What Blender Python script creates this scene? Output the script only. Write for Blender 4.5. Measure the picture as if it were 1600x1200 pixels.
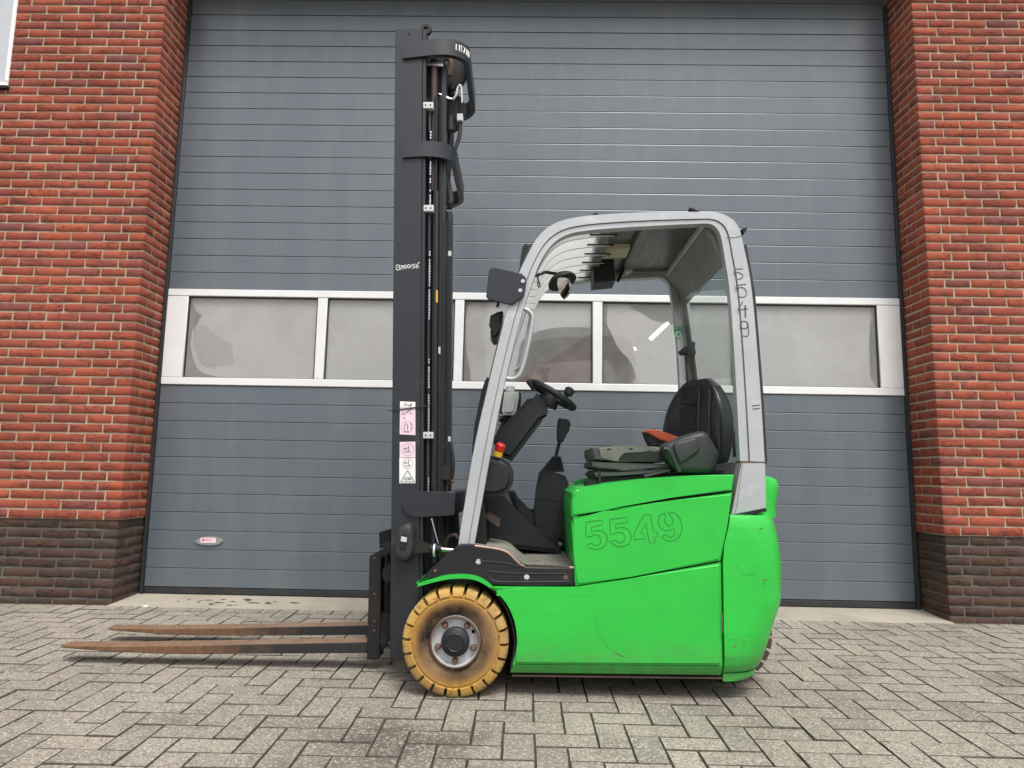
import bpy, bmesh, math, random
from mathutils import Vector, Matrix
from math import radians as R_, pi, sin, cos
for o in list(bpy.data.objects): bpy.data.objects.remove(o)
S = bpy.context.scene
COL = S.collection
# ------------------------------------------------------------------ camera
CAM = Vector((-0.0399, -4.7445, 0.8241)); FPX = 1098.63
M3 = Matrix(((0.99974426, -0.01639267, -0.01557883), (0.01422988, 0.99140893, -0.13002249), (0.0175764, 0.12976755, 0.99138865)))
cd = bpy.data.cameras.new("camera"); cam = bpy.data.objects.new("camera", cd); COL.objects.link(cam)
cd.sensor_fit = 'HORIZONTAL'; cd.sensor_width = 36; cd.lens = FPX / 1600 * 36; cd.clip_start = .05; cd.clip_end = 500
rt, fw, up = M3.col[0], M3.col[1], M3.col[2]
cam.matrix_world = Matrix(((rt[0], up[0], -fw[0], CAM[0]), (rt[1], up[1], -fw[1], CAM[1]), (rt[2], up[2], -fw[2], CAM[2]), (0, 0, 0, 1)))
S.camera = cam
# ------------------------------------------------------------------ world, sun, exposure
SUN_EL, SUN_AZ = 62, 22          # sun behind the camera, a little to the right, veiled by cloud
w = bpy.data.worlds.new("World"); S.world = w; w.use_nodes = True
nt = w.node_tree; nt.nodes.clear()
sky = nt.nodes.new('ShaderNodeTexSky'); sky.sky_type = 'NISHITA'; sky.sun_disc = False
sky.sun_elevation = R_(SUN_EL); sky.sun_rotation = R_(180 - SUN_AZ); sky.air_density = 1.0; sky.dust_density = 4.0; sky.ozone_density = 1.0
hs = nt.nodes.new('ShaderNodeHueSaturation'); hs.inputs['Saturation'].default_value = .16
bg = nt.nodes.new('ShaderNodeBackground'); bg.inputs['Strength'].default_value = .14
ow = nt.nodes.new('ShaderNodeOutputWorld')
nt.links.new(sky.outputs[0], hs.inputs['Color']); nt.links.new(hs.outputs[0], bg.inputs[0]); nt.links.new(bg.outputs[0], ow.inputs[0])
sl = bpy.data.lights.new("sun", 'SUN'); sl.energy = 1.45; sl.angle = R_(18); sl.color = (1, .965, .92)
so = bpy.data.objects.new("sun", sl); COL.objects.link(so)
sd = Vector((sin(R_(SUN_AZ)) * cos(R_(SUN_EL)), -cos(R_(SUN_AZ)) * cos(R_(SUN_EL)), sin(R_(SUN_EL))))
so.rotation_euler = sd.to_track_quat('Z', 'Y').to_euler(); so.location = sd * 20
S.view_settings.view_transform = 'Standard'; S.view_settings.look = 'None'; S.view_settings.gamma = 1
S.view_settings.use_curve_mapping = False; S.view_settings.exposure = 0.62
S.cycles.max_bounces = 8; S.cycles.transparent_max_bounces = 12
# ------------------------------------------------------------------ helpers
rnd = random.Random(7)
def W(u, v, y):                   # the point of the plane "y" that the photograph shows at pixel u, v (used to read sizes off the photo)
    d = M3 @ Vector(((u - 800) / FPX, 1, -(v - 600) / FPX)); t = (y - CAM.y) / d.y
    return CAM + d * t
def PX(P):
    q = M3.transposed() @ (Vector(P) - CAM)
    return 800 + FPX * q.x / q.y, 600 - FPX * q.z / q.y
def GZ(y): return .03 * (y + .33) if y < -.33 else 0.0
WL = {}
def sharp(bm, ang=38):
    bm.normal_update(); a = R_(ang)
    for f in bm.faces: f.smooth = True
    for e in bm.edges:
        if len(e.link_faces) != 2 or e.calc_face_angle(0) > a: e.smooth = False
def obj(name, bm, m, parent=None, smooth=True, normals=True, ang=38, **props):
    if normals: bmesh.ops.recalc_face_normals(bm, faces=bm.faces)
    if smooth: sharp(bm, ang)
    xs = [v.co for v in bm.verts]
    c = Vector([(min(q[i] for q in xs) + max(q[i] for q in xs)) / 2 for i in range(3)])
    for v in bm.verts: v.co -= c
    me = bpy.data.meshes.new(name); bm.to_mesh(me); bm.free()
    for mm in (m if isinstance(m, (list, tuple)) else [m]): me.materials.append(mm)
    o = bpy.data.objects.new(name, me); COL.objects.link(o)
    WL[o.name] = c
    if parent: o.parent = parent; o.location = c - WL[parent.name]
    else: o.location = c
    for k, v in props.items(): o[k] = v
    return o
def empty(name, loc, label, cat, group=None):
    o = bpy.data.objects.new(name, None); COL.objects.link(o); o.location = loc; o.empty_display_size = .1
    WL[o.name] = Vector(loc); o['label'] = label; o['category'] = cat
    if group: o['group'] = group
    return o
def tag(o, label, cat, group=None):
    o['label'] = label; o['category'] = cat
    if group: o['group'] = group
    return o
def NB(): return bmesh.new()
def box(bm, a, b, bev=0, seg=1, mi=0):
    vs = [bm.verts.new((x, y, z)) for x in (a[0], b[0]) for y in (a[1], b[1]) for z in (a[2], b[2])]
    fs = [bm.faces.new([vs[i] for i in q]) for q in ((0, 1, 3, 2), (4, 6, 7, 5), (0, 4, 5, 1), (2, 3, 7, 6), (0, 2, 6, 4), (1, 5, 7, 3))]
    for f in fs: f.material_index = mi
    if bev:
        es = list({e for f in fs for e in f.edges})
        bmesh.ops.bevel(bm, geom=es, offset=bev, segments=seg, affect='EDGES', clamp_overlap=True)
    return vs
def prismW(bm, pts, y0, y1, bev=0, seg=2, backbev=False):   # pts: (x,z) outline, extruded from y0 to y1
    a = [bm.verts.new((x, y0, z)) for x, z in pts]; b = [bm.verts.new((x, y1, z)) for x, z in pts]
    n = len(pts); f0 = bm.faces.new(a); f1 = bm.faces.new(b[::-1])
    for i in range(n): bm.faces.new((a[i], b[i], b[(i + 1) % n], a[(i + 1) % n]))
    if bev:
        es = list(f0.edges) + (list(f1.edges) if backbev else [])
        bmesh.ops.bevel(bm, geom=es, offset=bev, segments=seg, affect='EDGES', clamp_overlap=True)
def xz(pts, y): return [(W(u, v, y).x, W(u, v, y).z) for u, v in pts]
def prism(bm, pts, y0, y1, bev=0, seg=2, backbev=False, ref=None):
    prismW(bm, xz(pts, y0 if ref is None else ref), y0, y1, bev, seg, backbev)
def cr(pts, n=6, closed=False):   # Catmull-Rom through points of any dimension
    P = [Vector(p) for p in pts]; out = []; N = len(P)
    for i in range(N if closed else N - 1):
        p0 = P[(i - 1) % N] if closed or i > 0 else P[0]; p1 = P[i]; p2 = P[(i + 1) % N]
        p3 = P[(i + 2) % N] if closed or i + 2 < N else P[-1]
        for k in range(n):
            t = k / n
            out.append(.5 * ((2 * p1) + (p2 - p0) * t + (2 * p0 - 5 * p1 + 4 * p2 - p3) * t * t + (3 * p1 - p0 - 3 * p2 + p3) * t ** 3))
    if not closed: out.append(P[-1])
    return out
def tube(bm, pts, r, seg=8, closed=False, cap=True):
    P = [Vector(p) for p in pts]; n = len(P); rings = []; up0 = None
    for i in range(n):
        if closed: d = P[(i + 1) % n] - P[i - 1]
        else: d = P[min(i + 1, n - 1)] - P[max(i - 1, 0)]
        d.normalize()
        if up0 is None: up0 = d.orthogonal().normalized()
        u_ = (up0 - d * up0.dot(d)).normalized(); up0 = u_; v_ = d.cross(u_)
        rr = r[i] if isinstance(r, (list, tuple)) else r
        rings.append([bm.verts.new(P[i] + (u_ * cos(a) + v_ * sin(a)) * rr) for a in [2 * pi * k / seg for k in range(seg)]])
    for i in range(n if closed else n - 1):
        A, B = rings[i], rings[(i + 1) % n]
        for k in range(seg): bm.faces.new((A[k], A[(k + 1) % seg], B[(k + 1) % seg], B[k]))
    if cap and not closed:
        bm.faces.new(rings[0][::-1]); bm.faces.new(rings[-1])
def cyl(bm, a, b, r, seg=16, r2=None): tube(bm, [a, b], [r, r if r2 is None else r2], seg)
def lathe(bm, prof, c, axis='y', seg=48, close=False, rfun=None):   # prof: (r, t) with t along the axis
    rings = []
    for k in range(seg):
        a = 2 * pi * k / seg; ring = []
        for r, t in prof:
            if axis == 'y': p = (c[0] + r * cos(a), c[1] + t, c[2] + r * sin(a))
            elif axis == 'x': p = (c[0] + t, c[1] + r * cos(a), c[2] + r * sin(a))
            else: p = (c[0] + r * cos(a), c[1] + r * sin(a), c[2] + t)
            ring.append(bm.verts.new(p))
        rings.append(ring)
    m = len(prof)
    for k in range(seg):
        A, B = rings[k], rings[(k + 1) % seg]
        for i in range(m if close else m - 1): bm.faces.new((A[i], A[(i + 1) % m], B[(i + 1) % m], B[i]))
    if not close:
        for i in (0, m - 1): bm.faces.new([r[i] for r in rings])
def ribbon(bm, pts, wd, y):       # a flat painted line following (x,z) points on the plane y, facing the camera side
    P = [Vector((a, b)) for a, b in pts]; n = len(P); L = []; Rr = []
    for i in range(n):
        d = P[min(i + 1, n - 1)] - P[max(i - 1, 0)]
        d = d.normalized() if d.length > 1e-9 else Vector((1, 0)); nn = Vector((-d.y, d.x)) * wd / 2
        L.append(bm.verts.new((P[i].x + nn.x, y, P[i].y + nn.y))); Rr.append(bm.verts.new((P[i].x - nn.x, y, P[i].y - nn.y)))
    for i in range(n - 1): bm.faces.new((L[i], Rr[i], Rr[i + 1], L[i + 1]))
def loft(bm, rings, cap=True):
    V = [[bm.verts.new(p) for p in r] for r in rings]; n = len(V[0])
    for A, B in zip(V, V[1:]):
        for k in range(n): bm.faces.new((A[k], A[(k + 1) % n], B[(k + 1) % n], B[k]))
    if cap: bm.faces.new(V[0][::-1]); bm.faces.new(V[-1])
def puff(bm, pts, y0, y1, r, seg=4):     # rounded cushion-like slab: outline shrinks towards the face
    c = [sum(p[i] for p in pts) / len(pts) for i in (0, 1)]; P = xz(pts, y0); cx = sum(p[0] for p in P) / len(P); cz = sum(p[1] for p in P) / len(P)
    rings = [[Vector((x, y1, z)) for x, z in P]]
    for k in range(seg + 1):
        a = pi / 2 * k / seg; ins = r * (1 - cos(a)); y = y0 + r * (1 - sin(a)); ring = []
        for x, z in P:
            d = Vector((cx - x, cz - z)); l = d.length; q = d * (min(ins, l * .6) / l) if l else d; ring.append(Vector((x + q.x, y, z + q.y)))
        rings.append(ring)
    loft(bm, rings)
def xform(bm, verts_from, mat):
    for v in list(bm.verts)[verts_from:]: v.co = mat @ v.co
# ------------------------------------------------------------------ materials
class MT:
    def __init__(s, name):
        s.m = bpy.data.materials.new(name); s.m.use_nodes = True; s.t = s.m.node_tree
        s.b = s.t.nodes['Principled BSDF']; s.tc = s.t.nodes.new('ShaderNodeTexCoord'); s.vec = s.tc.outputs['Object']
    def n(s, t, **k):
        nd = s.t.nodes.new('ShaderNode' + t)
        for a, v in k.items():
            if a in nd.inputs: s.set(nd.inputs[a], v)
            else: setattr(nd, a, v)
        return nd
    def set(s, inp, v):
        if isinstance(v, bpy.types.NodeSocket): s.t.links.new(v, inp)
        else: inp.default_value = v
    def noise(s, scale, detail=4, rough=.6, vec=None, dist=0):
        nd = s.n('TexNoise'); nd.inputs['Scale'].default_value = scale; nd.inputs['Detail'].default_value = detail
        nd.inputs['Roughness'].default_value = rough; nd.inputs['Distortion'].default_value = dist
        s.t.links.new(vec or s.vec, nd.inputs['Vector']); return nd.outputs['Fac']
    def scaled(s, sc, vec=None):
        nd = s.n('Mapping'); nd.inputs['Scale'].default_value = sc; s.t.links.new(vec or s.vec, nd.inputs['Vector']); return nd.outputs[0]
    def ramp(s, f, stops):
        nd = s.n('ValToRGB'); e = nd.color_ramp.elements
        while len(e) < len(stops): e.new(.5)
        for q, (p, c) in zip(e, stops): q.position = p; q.color = (c, c, c, 1) if isinstance(c, (int, float)) else (*c, 1)
        s.t.links.new(f, nd.inputs[0]); return nd.outputs[0]
    def mix(s, f, a, b, mode='MIX'):
        nd = s.n('Mix', data_type='RGBA', blend_type=mode)
        s.set(nd.inputs['Factor'], f)
        for i, v in ((6, a), (7, b)):
            if isinstance(v, bpy.types.NodeSocket): s.t.links.new(v, nd.inputs[i])
            else: nd.inputs[i].default_value = (*v, 1) if len(v) == 3 else v
        return nd.outputs[2]
    def math(s, op, a, b=0):
        nd = s.n('Math', operation=op); s.set(nd.inputs[0], a); s.set(nd.inputs[1], b); return nd.outputs[0]
    def bump(s, h, st=.3, d=.01):
        nd = s.n('Bump'); nd.inputs['Strength'].default_value = st; nd.inputs['Distance'].default_value = d
        s.t.links.new(h, nd.inputs['Height'])
        if s.b.inputs['Normal'].links: s.t.links.new(s.b.inputs['Normal'].links[0].from_socket, nd.inputs['Normal'])
        s.t.links.new(nd.outputs[0], s.b.inputs['Normal'])
    def fin(s, col=None, rough=None, metal=None, spec=None, **k):
        for nm, v in (('Base Color', col), ('Roughness', rough), ('Metallic', metal), ('Specular IOR Level', spec)):
            if v is None: continue
            if nm == 'Base Color' and isinstance(v, tuple): v = (*v, 1)
            s.set(s.b.inputs[nm], v)
        for nm, v in k.items(): s.set(s.b.inputs[nm.replace('_', ' ')], v)
        return s.m
    def rand(s):                   # one number per object and per loose piece of a joined object
        oi = s.n('ObjectInfo').outputs['Random']; isl = s.n('NewGeometry').outputs['Random Per Island']
        return s.math('FRACT', s.math('ADD', oi, isl))
    def randvec(s, r, k=37.0):
        cx = s.n('CombineXYZ'); s.set(cx.inputs[0], s.math('MULTIPLY', r, k)); s.set(cx.inputs[1], s.math('MULTIPLY', r, k * 1.7)); s.set(cx.inputs[2], s.math('MULTIPLY', r, k * 2.3))
        ad = s.n('VectorMath', operation='ADD'); s.t.links.new(s.vec, ad.inputs[0]); s.t.links.new(cx.outputs[0], ad.inputs[1]); return ad.outputs[0]
def paint(name, c, c2=None, rough=.45, metal=0, scale=6, bump=.08, bs=60, dirt=None, dt=(.62, .72), ds=9, spec=.5, rv=.12, coat=0):
    t = MT(name); c2 = c2 or tuple(x * .8 for x in c)
    col = t.mix(t.ramp(t.noise(scale, 5), [(.35, 0.0), (.68, 1.0)]), c, c2)
    ro = rough
    if dirt: col = t.mix(t.ramp(t.noise(ds, 8, .68), [(dt[0], 0.0), (dt[1], 1.0)]), col, dirt)
    n2 = t.noise(25, 5); ro = t.math('ADD', t.math('MULTIPLY', n2, rv * 2), rough - rv)
    if bump: t.bump(t.noise(bs, 4), bump, .004)
    t.b.inputs['Coat Weight'].default_value = coat
    return t.fin(col, ro, metal, spec)

# --- brick, mortar, pavers
def brick_mat(name, cols, purple, crease, spk=False):
    t = MT(name); r = t.rand(); v = t.randvec(r)
    base = t.ramp(r, [(0.0, cols[0]), (.3, cols[1]), (.6, cols[2]), (.85, cols[3]), (1.0, purple)])
    base.node.color_ramp.interpolation = 'LINEAR'
    base = t.mix(t.ramp(t.noise(9, 4, .6, v), [(.42, 0.0), (.75, .75)]), base, purple)
    base = t.mix(t.ramp(t.noise(70, 5, .7, v), [(.35, 0.0), (.7, .35)]), base, tuple(x * .55 for x in cols[0]))
    pos = t.n('NewGeometry').outputs['Position']
    base = t.mix(1.0, base, t.ramp(t.noise(1.1, 5, .65, pos), [(.34, .74), (.6, 1.06)]), 'MULTIPLY')
    if spk: base = t.mix(t.ramp(t.noise(60, 5, .7, pos), [(.68, 0.0), (.74, .7)]), base, (.30, .28, .25))
    cv = t.scaled((7, 7, 34), v)
    cre = t.noise(1.0, 5, .62, cv, .9)
    line = t.ramp(cre, [(.46, 0.0), (.5, 1.0), (.54, 0.0)])
    mask = t.ramp(t.noise(6, 2, .5, v), [(.44, 0.0), (.55, 1.0)])
    lm = t.math('MULTIPLY', line, mask)
    col = t.mix(t.math('MULTIPLY', lm, .8), base, crease)
    t.bump(t.noise(55, 6, .7, v), .55, .006); t.bump(lm, -.6, .004)
    return t.fin(col, .88, 0, .25)
M_BRICK = brick_mat("red_brick", [(.37, .086, .046), (.30, .066, .039), (.425, .103, .051), (.33, .079, .048)], (.205, .075, .070), (.045, .014, .012))
M_PLINTH = brick_mat("dark_brick", [(.078, .043, .032), (.056, .039, .033), (.095, .050, .034), (.064, .044, .038)], (.10, .066, .050), (.012, .009, .008), True)
def mortar(name, a, b):
    t = MT(name); col = t.mix(t.ramp(t.noise(5, 5), [(.35, 0.0), (.65, 1.0)]), a, b); t.bump(t.noise(120, 5), .7, .004); return t.fin(col, .95, 0, .15)
M_MORT = mortar("mortar", (.47, .385, .275), (.36, .295, .21))
M_MORTD = mortar("dark_mortar", (.150, .138, .122), (.085, .078, .070))
def paver_mat():
    t = MT("concrete_paver"); r = t.rand(); v = t.randvec(r)
    base = t.ramp(r, [(0.0, (.320, .292, .245)), (.25, (.425, .386, .320)), (.5, (.365, .334, .282)), (.75, (.43, .376, .310)), (1.0, (.29, .274, .240))])
    pos = t.n('NewGeometry').outputs['Position']
    st = t.ramp(t.noise(.9, 5, .6, pos), [(.36, .66), (.6, 1.0)]); base = t.mix(1.0, base, st, 'MULTIPLY')
    st2 = t.ramp(t.noise(2.6, 6, .65, pos), [(.56, 0.0), (.70, .60)]); base = t.mix(st2, base, (.10, .092, .08))
    dn = t.n('VectorMath', operation='DISTANCE'); t.t.links.new(pos, dn.inputs[0]); dn.inputs[1].default_value = (-.42, -2.30, -.06)
    damp = t.math('ADD', dn.outputs['Value'], t.math('MULTIPLY', t.noise(7, 5, .65, pos), .55))
    base = t.mix(t.ramp(damp, [(.40, .80), (.58, 0.0)]), base, (.070, .063, .054))
    vo = t.n('TexVoronoi'); vo.inputs['Scale'].default_value = 135; t.t.links.new(v, vo.inputs['Vector'])
    hue = t.n('SeparateColor'); t.t.links.new(vo.outputs['Color'], hue.inputs[0])
    base = t.mix(t.ramp(hue.outputs[0], [(.62, 0.0), (.92, .60)]), base, (.60, .545, .46))
    base = t.mix(t.ramp(hue.outputs[1], [(.74, 0.0), (.95, .6)]), base, (.12, .105, .09))
    base = t.mix(t.ramp(t.noise(150, 4, .7, v), [(.40, .75), (.57, 0.0)]), base, (.12, .105, .087))
    t.bump(t.noise(160, 4, .7, v), .8, .003); t.bump(hue.outputs[2], .35, .0015)
    return t.fin(base, .9, 0, .25)
M_PAVER = paver_mat()
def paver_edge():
    t = MT("dark_paver_edge"); c = t.mix(t.ramp(t.noise(60, 5), [(.35, 0.0), (.7, 1.0)]), (.060, .052, .043), (.135, .12, .10)); t.bump(t.noise(150, 4), .6, .003); return t.fin(c, .95, 0, .15)
M_PAVEDGE = paver_edge()  # darker colour on stone chamfers and sides, so joints read as dark lines
def sand():
    t = MT("joint_sand"); col = t.mix(t.ramp(t.noise(3, 6), [(.4, 0.0), (.65, 1.0)]), (.060, .052, .042), (.105, .092, .073)); t.bump(t.noise(200, 4), .8, .004); return t.fin(col, .97, 0, .1)
M_SAND = sand()
def groundm():
    t = MT("far_paving"); t.vec = t.n('NewGeometry').outputs['Position']
    br = t.n('TexBrick'); br.inputs['Scale'].default_value = 1; br.inputs['Brick Width'].default_value = .21; br.inputs['Row Height'].default_value = .105; br.inputs['Mortar Size'].default_value = .004
    br.inputs['Color1'].default_value = (.27, .245, .21, 1); br.inputs['Color2'].default_value = (.22, .20, .175, 1); br.inputs['Mortar'].default_value = (.06, .05, .04, 1)
    t.t.links.new(t.vec, br.inputs['Vector']); return t.fin(br.outputs[0], .92, 0, .2)
M_GROUND = groundm()
def slabm():
    t = MT("concrete_slab"); c = t.mix(t.ramp(t.noise(2.2, 7, .65), [(.35, 0.0), (.68, 1.0)]), (.40, .36, .29), (.29, .262, .215))
    c = t.mix(t.ramp(t.noise(7, 8, .7), [(.6, 0.0), (.75, .7)]), c, (.15, .135, .10)); c = t.mix(t.ramp(t.noise(110, 3), [(.62, 0.0), (.75, .5)]), c, (.16, .15, .13))
    t.bump(t.noise(90, 6), .5, .004); return t.fin(c, .9, 0, .25)
M_SLAB = slabm()
# --- door
def doorm():
    t = MT("grey_door_paint"); r = t.n('ObjectInfo').outputs['Random']
    pos = t.n('NewGeometry').outputs['Position']
    c = t.mix(t.ramp(t.noise(.7, 5, .6, pos), [(.38, 0.0), (.62, 1.0)]), (.101, .124, .147), (.112, .134, .154))
    c = t.mix(t.math('MULTIPLY', r, .35), c, (.104, .124, .145))
    sv = t.scaled((3.2, 1, .5), pos)
    c = t.mix(t.ramp(t.noise(1.8, 7, .7, sv), [(.46, 0.0), (.76, .42)]), c, (.19, .195, .195))
    c = t.mix(t.ramp(t.noise(38, 6, .75, pos), [(.70, 0.0), (.76, .5)]), c, (.09, .095, .10))
    t.bump(t.noise(160, 3, .6, pos), .10, .002); t.bump(t.noise(2.2, 3, .5, pos), .30, .02)
    return t.fin(c, t.math('ADD', t.math('MULTIPLY', t.noise(4, 5, .6, pos), .14), .24), 0, .75)
M_DOOR = doorm()
M_ALU = paint("white_frame", (.80, .80, .79), (.74, .745, .745), .42, bump=.03, dirt=(.48, .47, .45), dt=(.68, .80), ds=4)
M_RUB = paint("black_rubber", (.018, .019, .021), (.03, .03, .032), .6, bump=.15)
def glassm(name, tint=(1, 1, 1), ior=.8, haze=0):
    t = MT(name); t.t.nodes.remove(t.b); out = t.t.nodes['Material Output']
    tr = t.n('BsdfTransparent'); tr.inputs[0].default_value = (*tint, 1); gl = t.n('BsdfGlossy'); gl.inputs['Roughness'].default_value = .02
    fr = t.n('LayerWeight'); fr.inputs[0].default_value = .5; ms = t.n('MixShader')
    f2 = t.math('ADD', t.math('MULTIPLY', t.math('POWER', fr.outputs['Facing'], 4.5), ior), .035)
    if haze:  # pale diffuse veil painted in for sky haze reflected by the panes
        df = t.n('BsdfDiffuse'); df.inputs[0].default_value = (.62, .60, .56, 1); m2 = t.n('MixShader'); pos = t.n('NewGeometry').outputs['Position']
        t.t.links.new(t.ramp(t.noise(3.5, 7, .68, pos), [(.3, haze * .6), (.7, haze * 1.5)]), m2.inputs[0]); t.t.links.new(tr.outputs[0], m2.inputs[1]); t.t.links.new(df.outputs[0], m2.inputs[2]); tr = m2
    t.t.links.new(f2, ms.inputs[0]); t.t.links.new(tr.outputs[0], ms.inputs[1]); t.t.links.new(gl.outputs[0], ms.inputs[2]); t.t.links.new(ms.outputs[0], out.inputs[0]); return t.m
M_GLASS = glassm("pane_glass", (.93, .93, .935), .8, .13); M_GLASS2 = glassm("cab_glass", (.86, .90, .885), .30)
def filmm():
    t = MT("milky_film"); pos = t.n('NewGeometry').outputs['Position']
    c = t.mix(t.ramp(t.noise(2.6, 5, .6, pos, .6), [(.38, 0.0), (.66, 1.0)]), (.70, .70, .69), (.59, .59, .575))
    c = t.mix(t.ramp(t.noise(1.1, 3, .5, pos), [(.48, 0.0), (.66, .35)]), c, (.68, .635, .58))
    sv = t.scaled((5, 1, 16), pos); c = t.mix(t.ramp(t.noise(1.6, 7, .75, sv, 1.2), [(.66, 0.0), (.74, .45)]), c, (.66, .66, .65))
    t.bump(t.noise(5, 3, .5, pos), .25, .01)
    out = t.t.nodes['Material Output']; m = t.fin(c, .5, 0, .4)
    tr = t.n('BsdfTransparent'); tr.inputs[0].default_value = (.8, .8, .78, 1); ms = t.n('MixShader'); ms.inputs[0].default_value = .86
    t.t.links.new(tr.outputs[0], ms.inputs[1]); t.t.links.new(t.b.outputs[0], ms.inputs[2]); t.t.links.new(ms.outputs[0], out.inputs[0]); return m
M_FILM = filmm()
def emit(name, c, s):
    t = MT(name); t.b.inputs['Emission Color'].default_value = (*c, 1); t.b.inputs['Emission Strength'].default_value = s; return t.fin(c, .5)
M_TUBE = emit("lit_tube", (1, .97, .9), 10)
M_HALL = paint("hall_wall", (.42, .40, .36), (.34, .33, .29), .8, scale=2)
# --- truck
def greenm(name, lump):
    t = MT(name)
    c = t.mix(t.ramp(t.noise(3.5, 5), [(.38, 0.0), (.68, 1.0)]), (.027, .500, .055), (.022, .440, .048))
    c = t.mix(t.ramp(t.noise(7 if lump else 5, 8, .72), [(.70, 0.0), (.77, .5)]), c, (.022, .36, .05))
    pos = t.n('NewGeometry').outputs['Position']; zz = t.n('SeparateXYZ'); t.t.links.new(pos, zz.inputs[0])
    grime = t.math('MULTIPLY', t.ramp(zz.outputs[2], [(.06, 1.0), (.22, 0.0)]), t.ramp(t.noise(22, 7, .7), [(.35, .10), (.68, .7)]))
    c = t.mix(grime, c, (.10, .13, .075))
    if lump:
        vo = t.n('TexVoronoi', feature='DISTANCE_TO_EDGE'); vo.inputs['Scale'].default_value = 4.5
        dv = t.n('VectorMath', operation='ADD'); nz = t.n('TexNoise'); nz.inputs['Scale'].default_value = 9; t.t.links.new(t.vec, nz.inputs['Vector'])
        sc = t.n('VectorMath', operation='SCALE'); sc.inputs[3].default_value = .35; t.t.links.new(nz.outputs['Color'], sc.inputs[0])
        t.t.links.new(t.vec, dv.inputs[0]); t.t.links.new(sc.outputs[0], dv.inputs[1]); t.t.links.new(dv.outputs[0], vo.inputs['Vector'])
        crack = t.math('MULTIPLY', t.ramp(vo.outputs['Distance'], [(.0, 1.0), (.008, 0.0)]), t.ramp(t.noise(3.3, 3), [(.60, 0.0), (.68, 1.0)]))
        c = t.mix(t.math('MULTIPLY', crack, .75), c, (.10, .09, .02))
        c = t.mix(t.ramp(t.noise(17, 6, .75), [(.735, 0.0), (.76, 1.0)]), c, (.15, .06, .02))
        t.bump(t.noise(9, 5, .6), .30, .012); t.bump(t.noise(60, 5, .65), .28, .004); t.bump(crack, -.5, .004)
    else:
        t.bump(t.noise(2.6, 3), .30, .03); t.bump(t.noise(120, 3), .10, .003)
        sv = t.scaled((2, 2, 40)); sc = t.ramp(t.noise(3.1, 6, .8, sv, .8), [(.715, 0.0), (.74, .5)]); c = t.mix(sc, c, (.03, .33, .06))
    return t.fin(c, t.math('ADD', t.math('MULTIPLY', t.noise(8, 5), .20), .22), 0, .5)
M_GREEN = greenm("green_paint", False); M_GREENC = greenm("cast_green_paint", True)
M_MAST = paint("mast_paint", (.018, .0205, .027), (.0145, .017, .023), .42, scale=3, bump=.10, bs=30, dirt=(.060, .060, .064), dt=(.60, .78), ds=9)
M_BLK = paint("black_plastic", (.0125, .013, .0155), (.019, .020, .022), .5, bump=.16, bs=220, dirt=(.055, .053, .049), dt=(.64, .82), ds=7, spec=.33)
M_STEEL = paint("dark_steel", (.014, .0135, .0135), (.024, .021, .019), .5, 0, bump=.2, dirt=(.085, .05, .035), dt=(.62, .75), ds=16, spec=.3)
M_DARK = paint("greasy_black", (.010, .010, .011), (.018, .017, .017), .55, bump=.2, dirt=(.035, .028, .024), dt=(.62, .78), spec=.25)
M_CHROME = paint("chrome", (.62, .62, .62), (.5, .5, .5), .22, 1.0, bump=.05)
M_BRONZE = paint("brown_rod", (.075, .045, .042), (.05, .033, .032), .35, .5, bump=.1)
M_ZINC = paint("zinc_clamp", (.62, .64, .63), (.52, .54, .54), .45, .2, bump=.1)
def silverm():
    t = MT("silver_paint")
    c = t.mix(t.ramp(t.noise(4, 6), [(.35, 0.0), (.65, 1.0)]), (.47, .48, .495), (.40, .412, .43))
    sv = t.scaled((6, 6, 30)); c = t.mix(t.ramp(t.noise(2.2, 8, .78, sv, .6), [(.63, 0.0), (.67, .8)]), c, (.17, .16, .16))
    c = t.mix(t.ramp(t.noise(21, 7, .75), [(.69, 0.0), (.73, .9)]), c, (.22, .11, .06))
    c = t.mix(t.ramp(t.noise(8, 4), [(.56, 0.0), (.7, .6)]), c, (.58, .59, .60))
    t.bump(t.noise(60, 6), .18, .003); return t.fin(c, .42, .25, .5)
M_SILVER = silverm()
def forkm():
    t = MT("worn_fork_steel"); sx = t.n('SeparateXYZ'); t.t.links.new(t.tc.outputs['Generated'], sx.inputs[0])
    f = t.math('ADD', sx.outputs[0], t.math('MULTIPLY', t.math('SUBTRACT', t.noise(9, 6, .7), .5), .5))
    rust = t.mix(t.ramp(t.noise(30, 6, .7), [(.35, 0.0), (.65, 1.0)]), (.21, .115, .062), (.12, .062, .035))
    rust = t.mix(t.ramp(t.noise(11, 6, .7), [(.6, 0.0), (.72, .7)]), rust, (.33, .24, .165))
    c = t.mix(t.ramp(f, [(.46, 0.0), (.70, 1.0)]), rust, (.030, .028, .027))
    t.bump(t.noise(70, 6), .4, .003); return t.fin(c, .62, .25, .4)
M_FORK = forkm()
def forktop():
    t = MT("pale_rust_top"); c = t.mix(t.ramp(t.noise(24, 7, .7), [(.35, 0.0), (.65, 1.0)]), (.32, .205, .135), (.20, .118, .072))
    sv = t.scaled((2, 30, 2)); c = t.mix(t.ramp(t.noise(3, 5, .7, sv), [(.55, 0.0), (.7, .6)]), c, (.50, .38, .29)); t.bump(t.noise(70, 6), .4, .003); return t.fin(c, .5, .3, .4)
M_FORKT = forktop()
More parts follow.
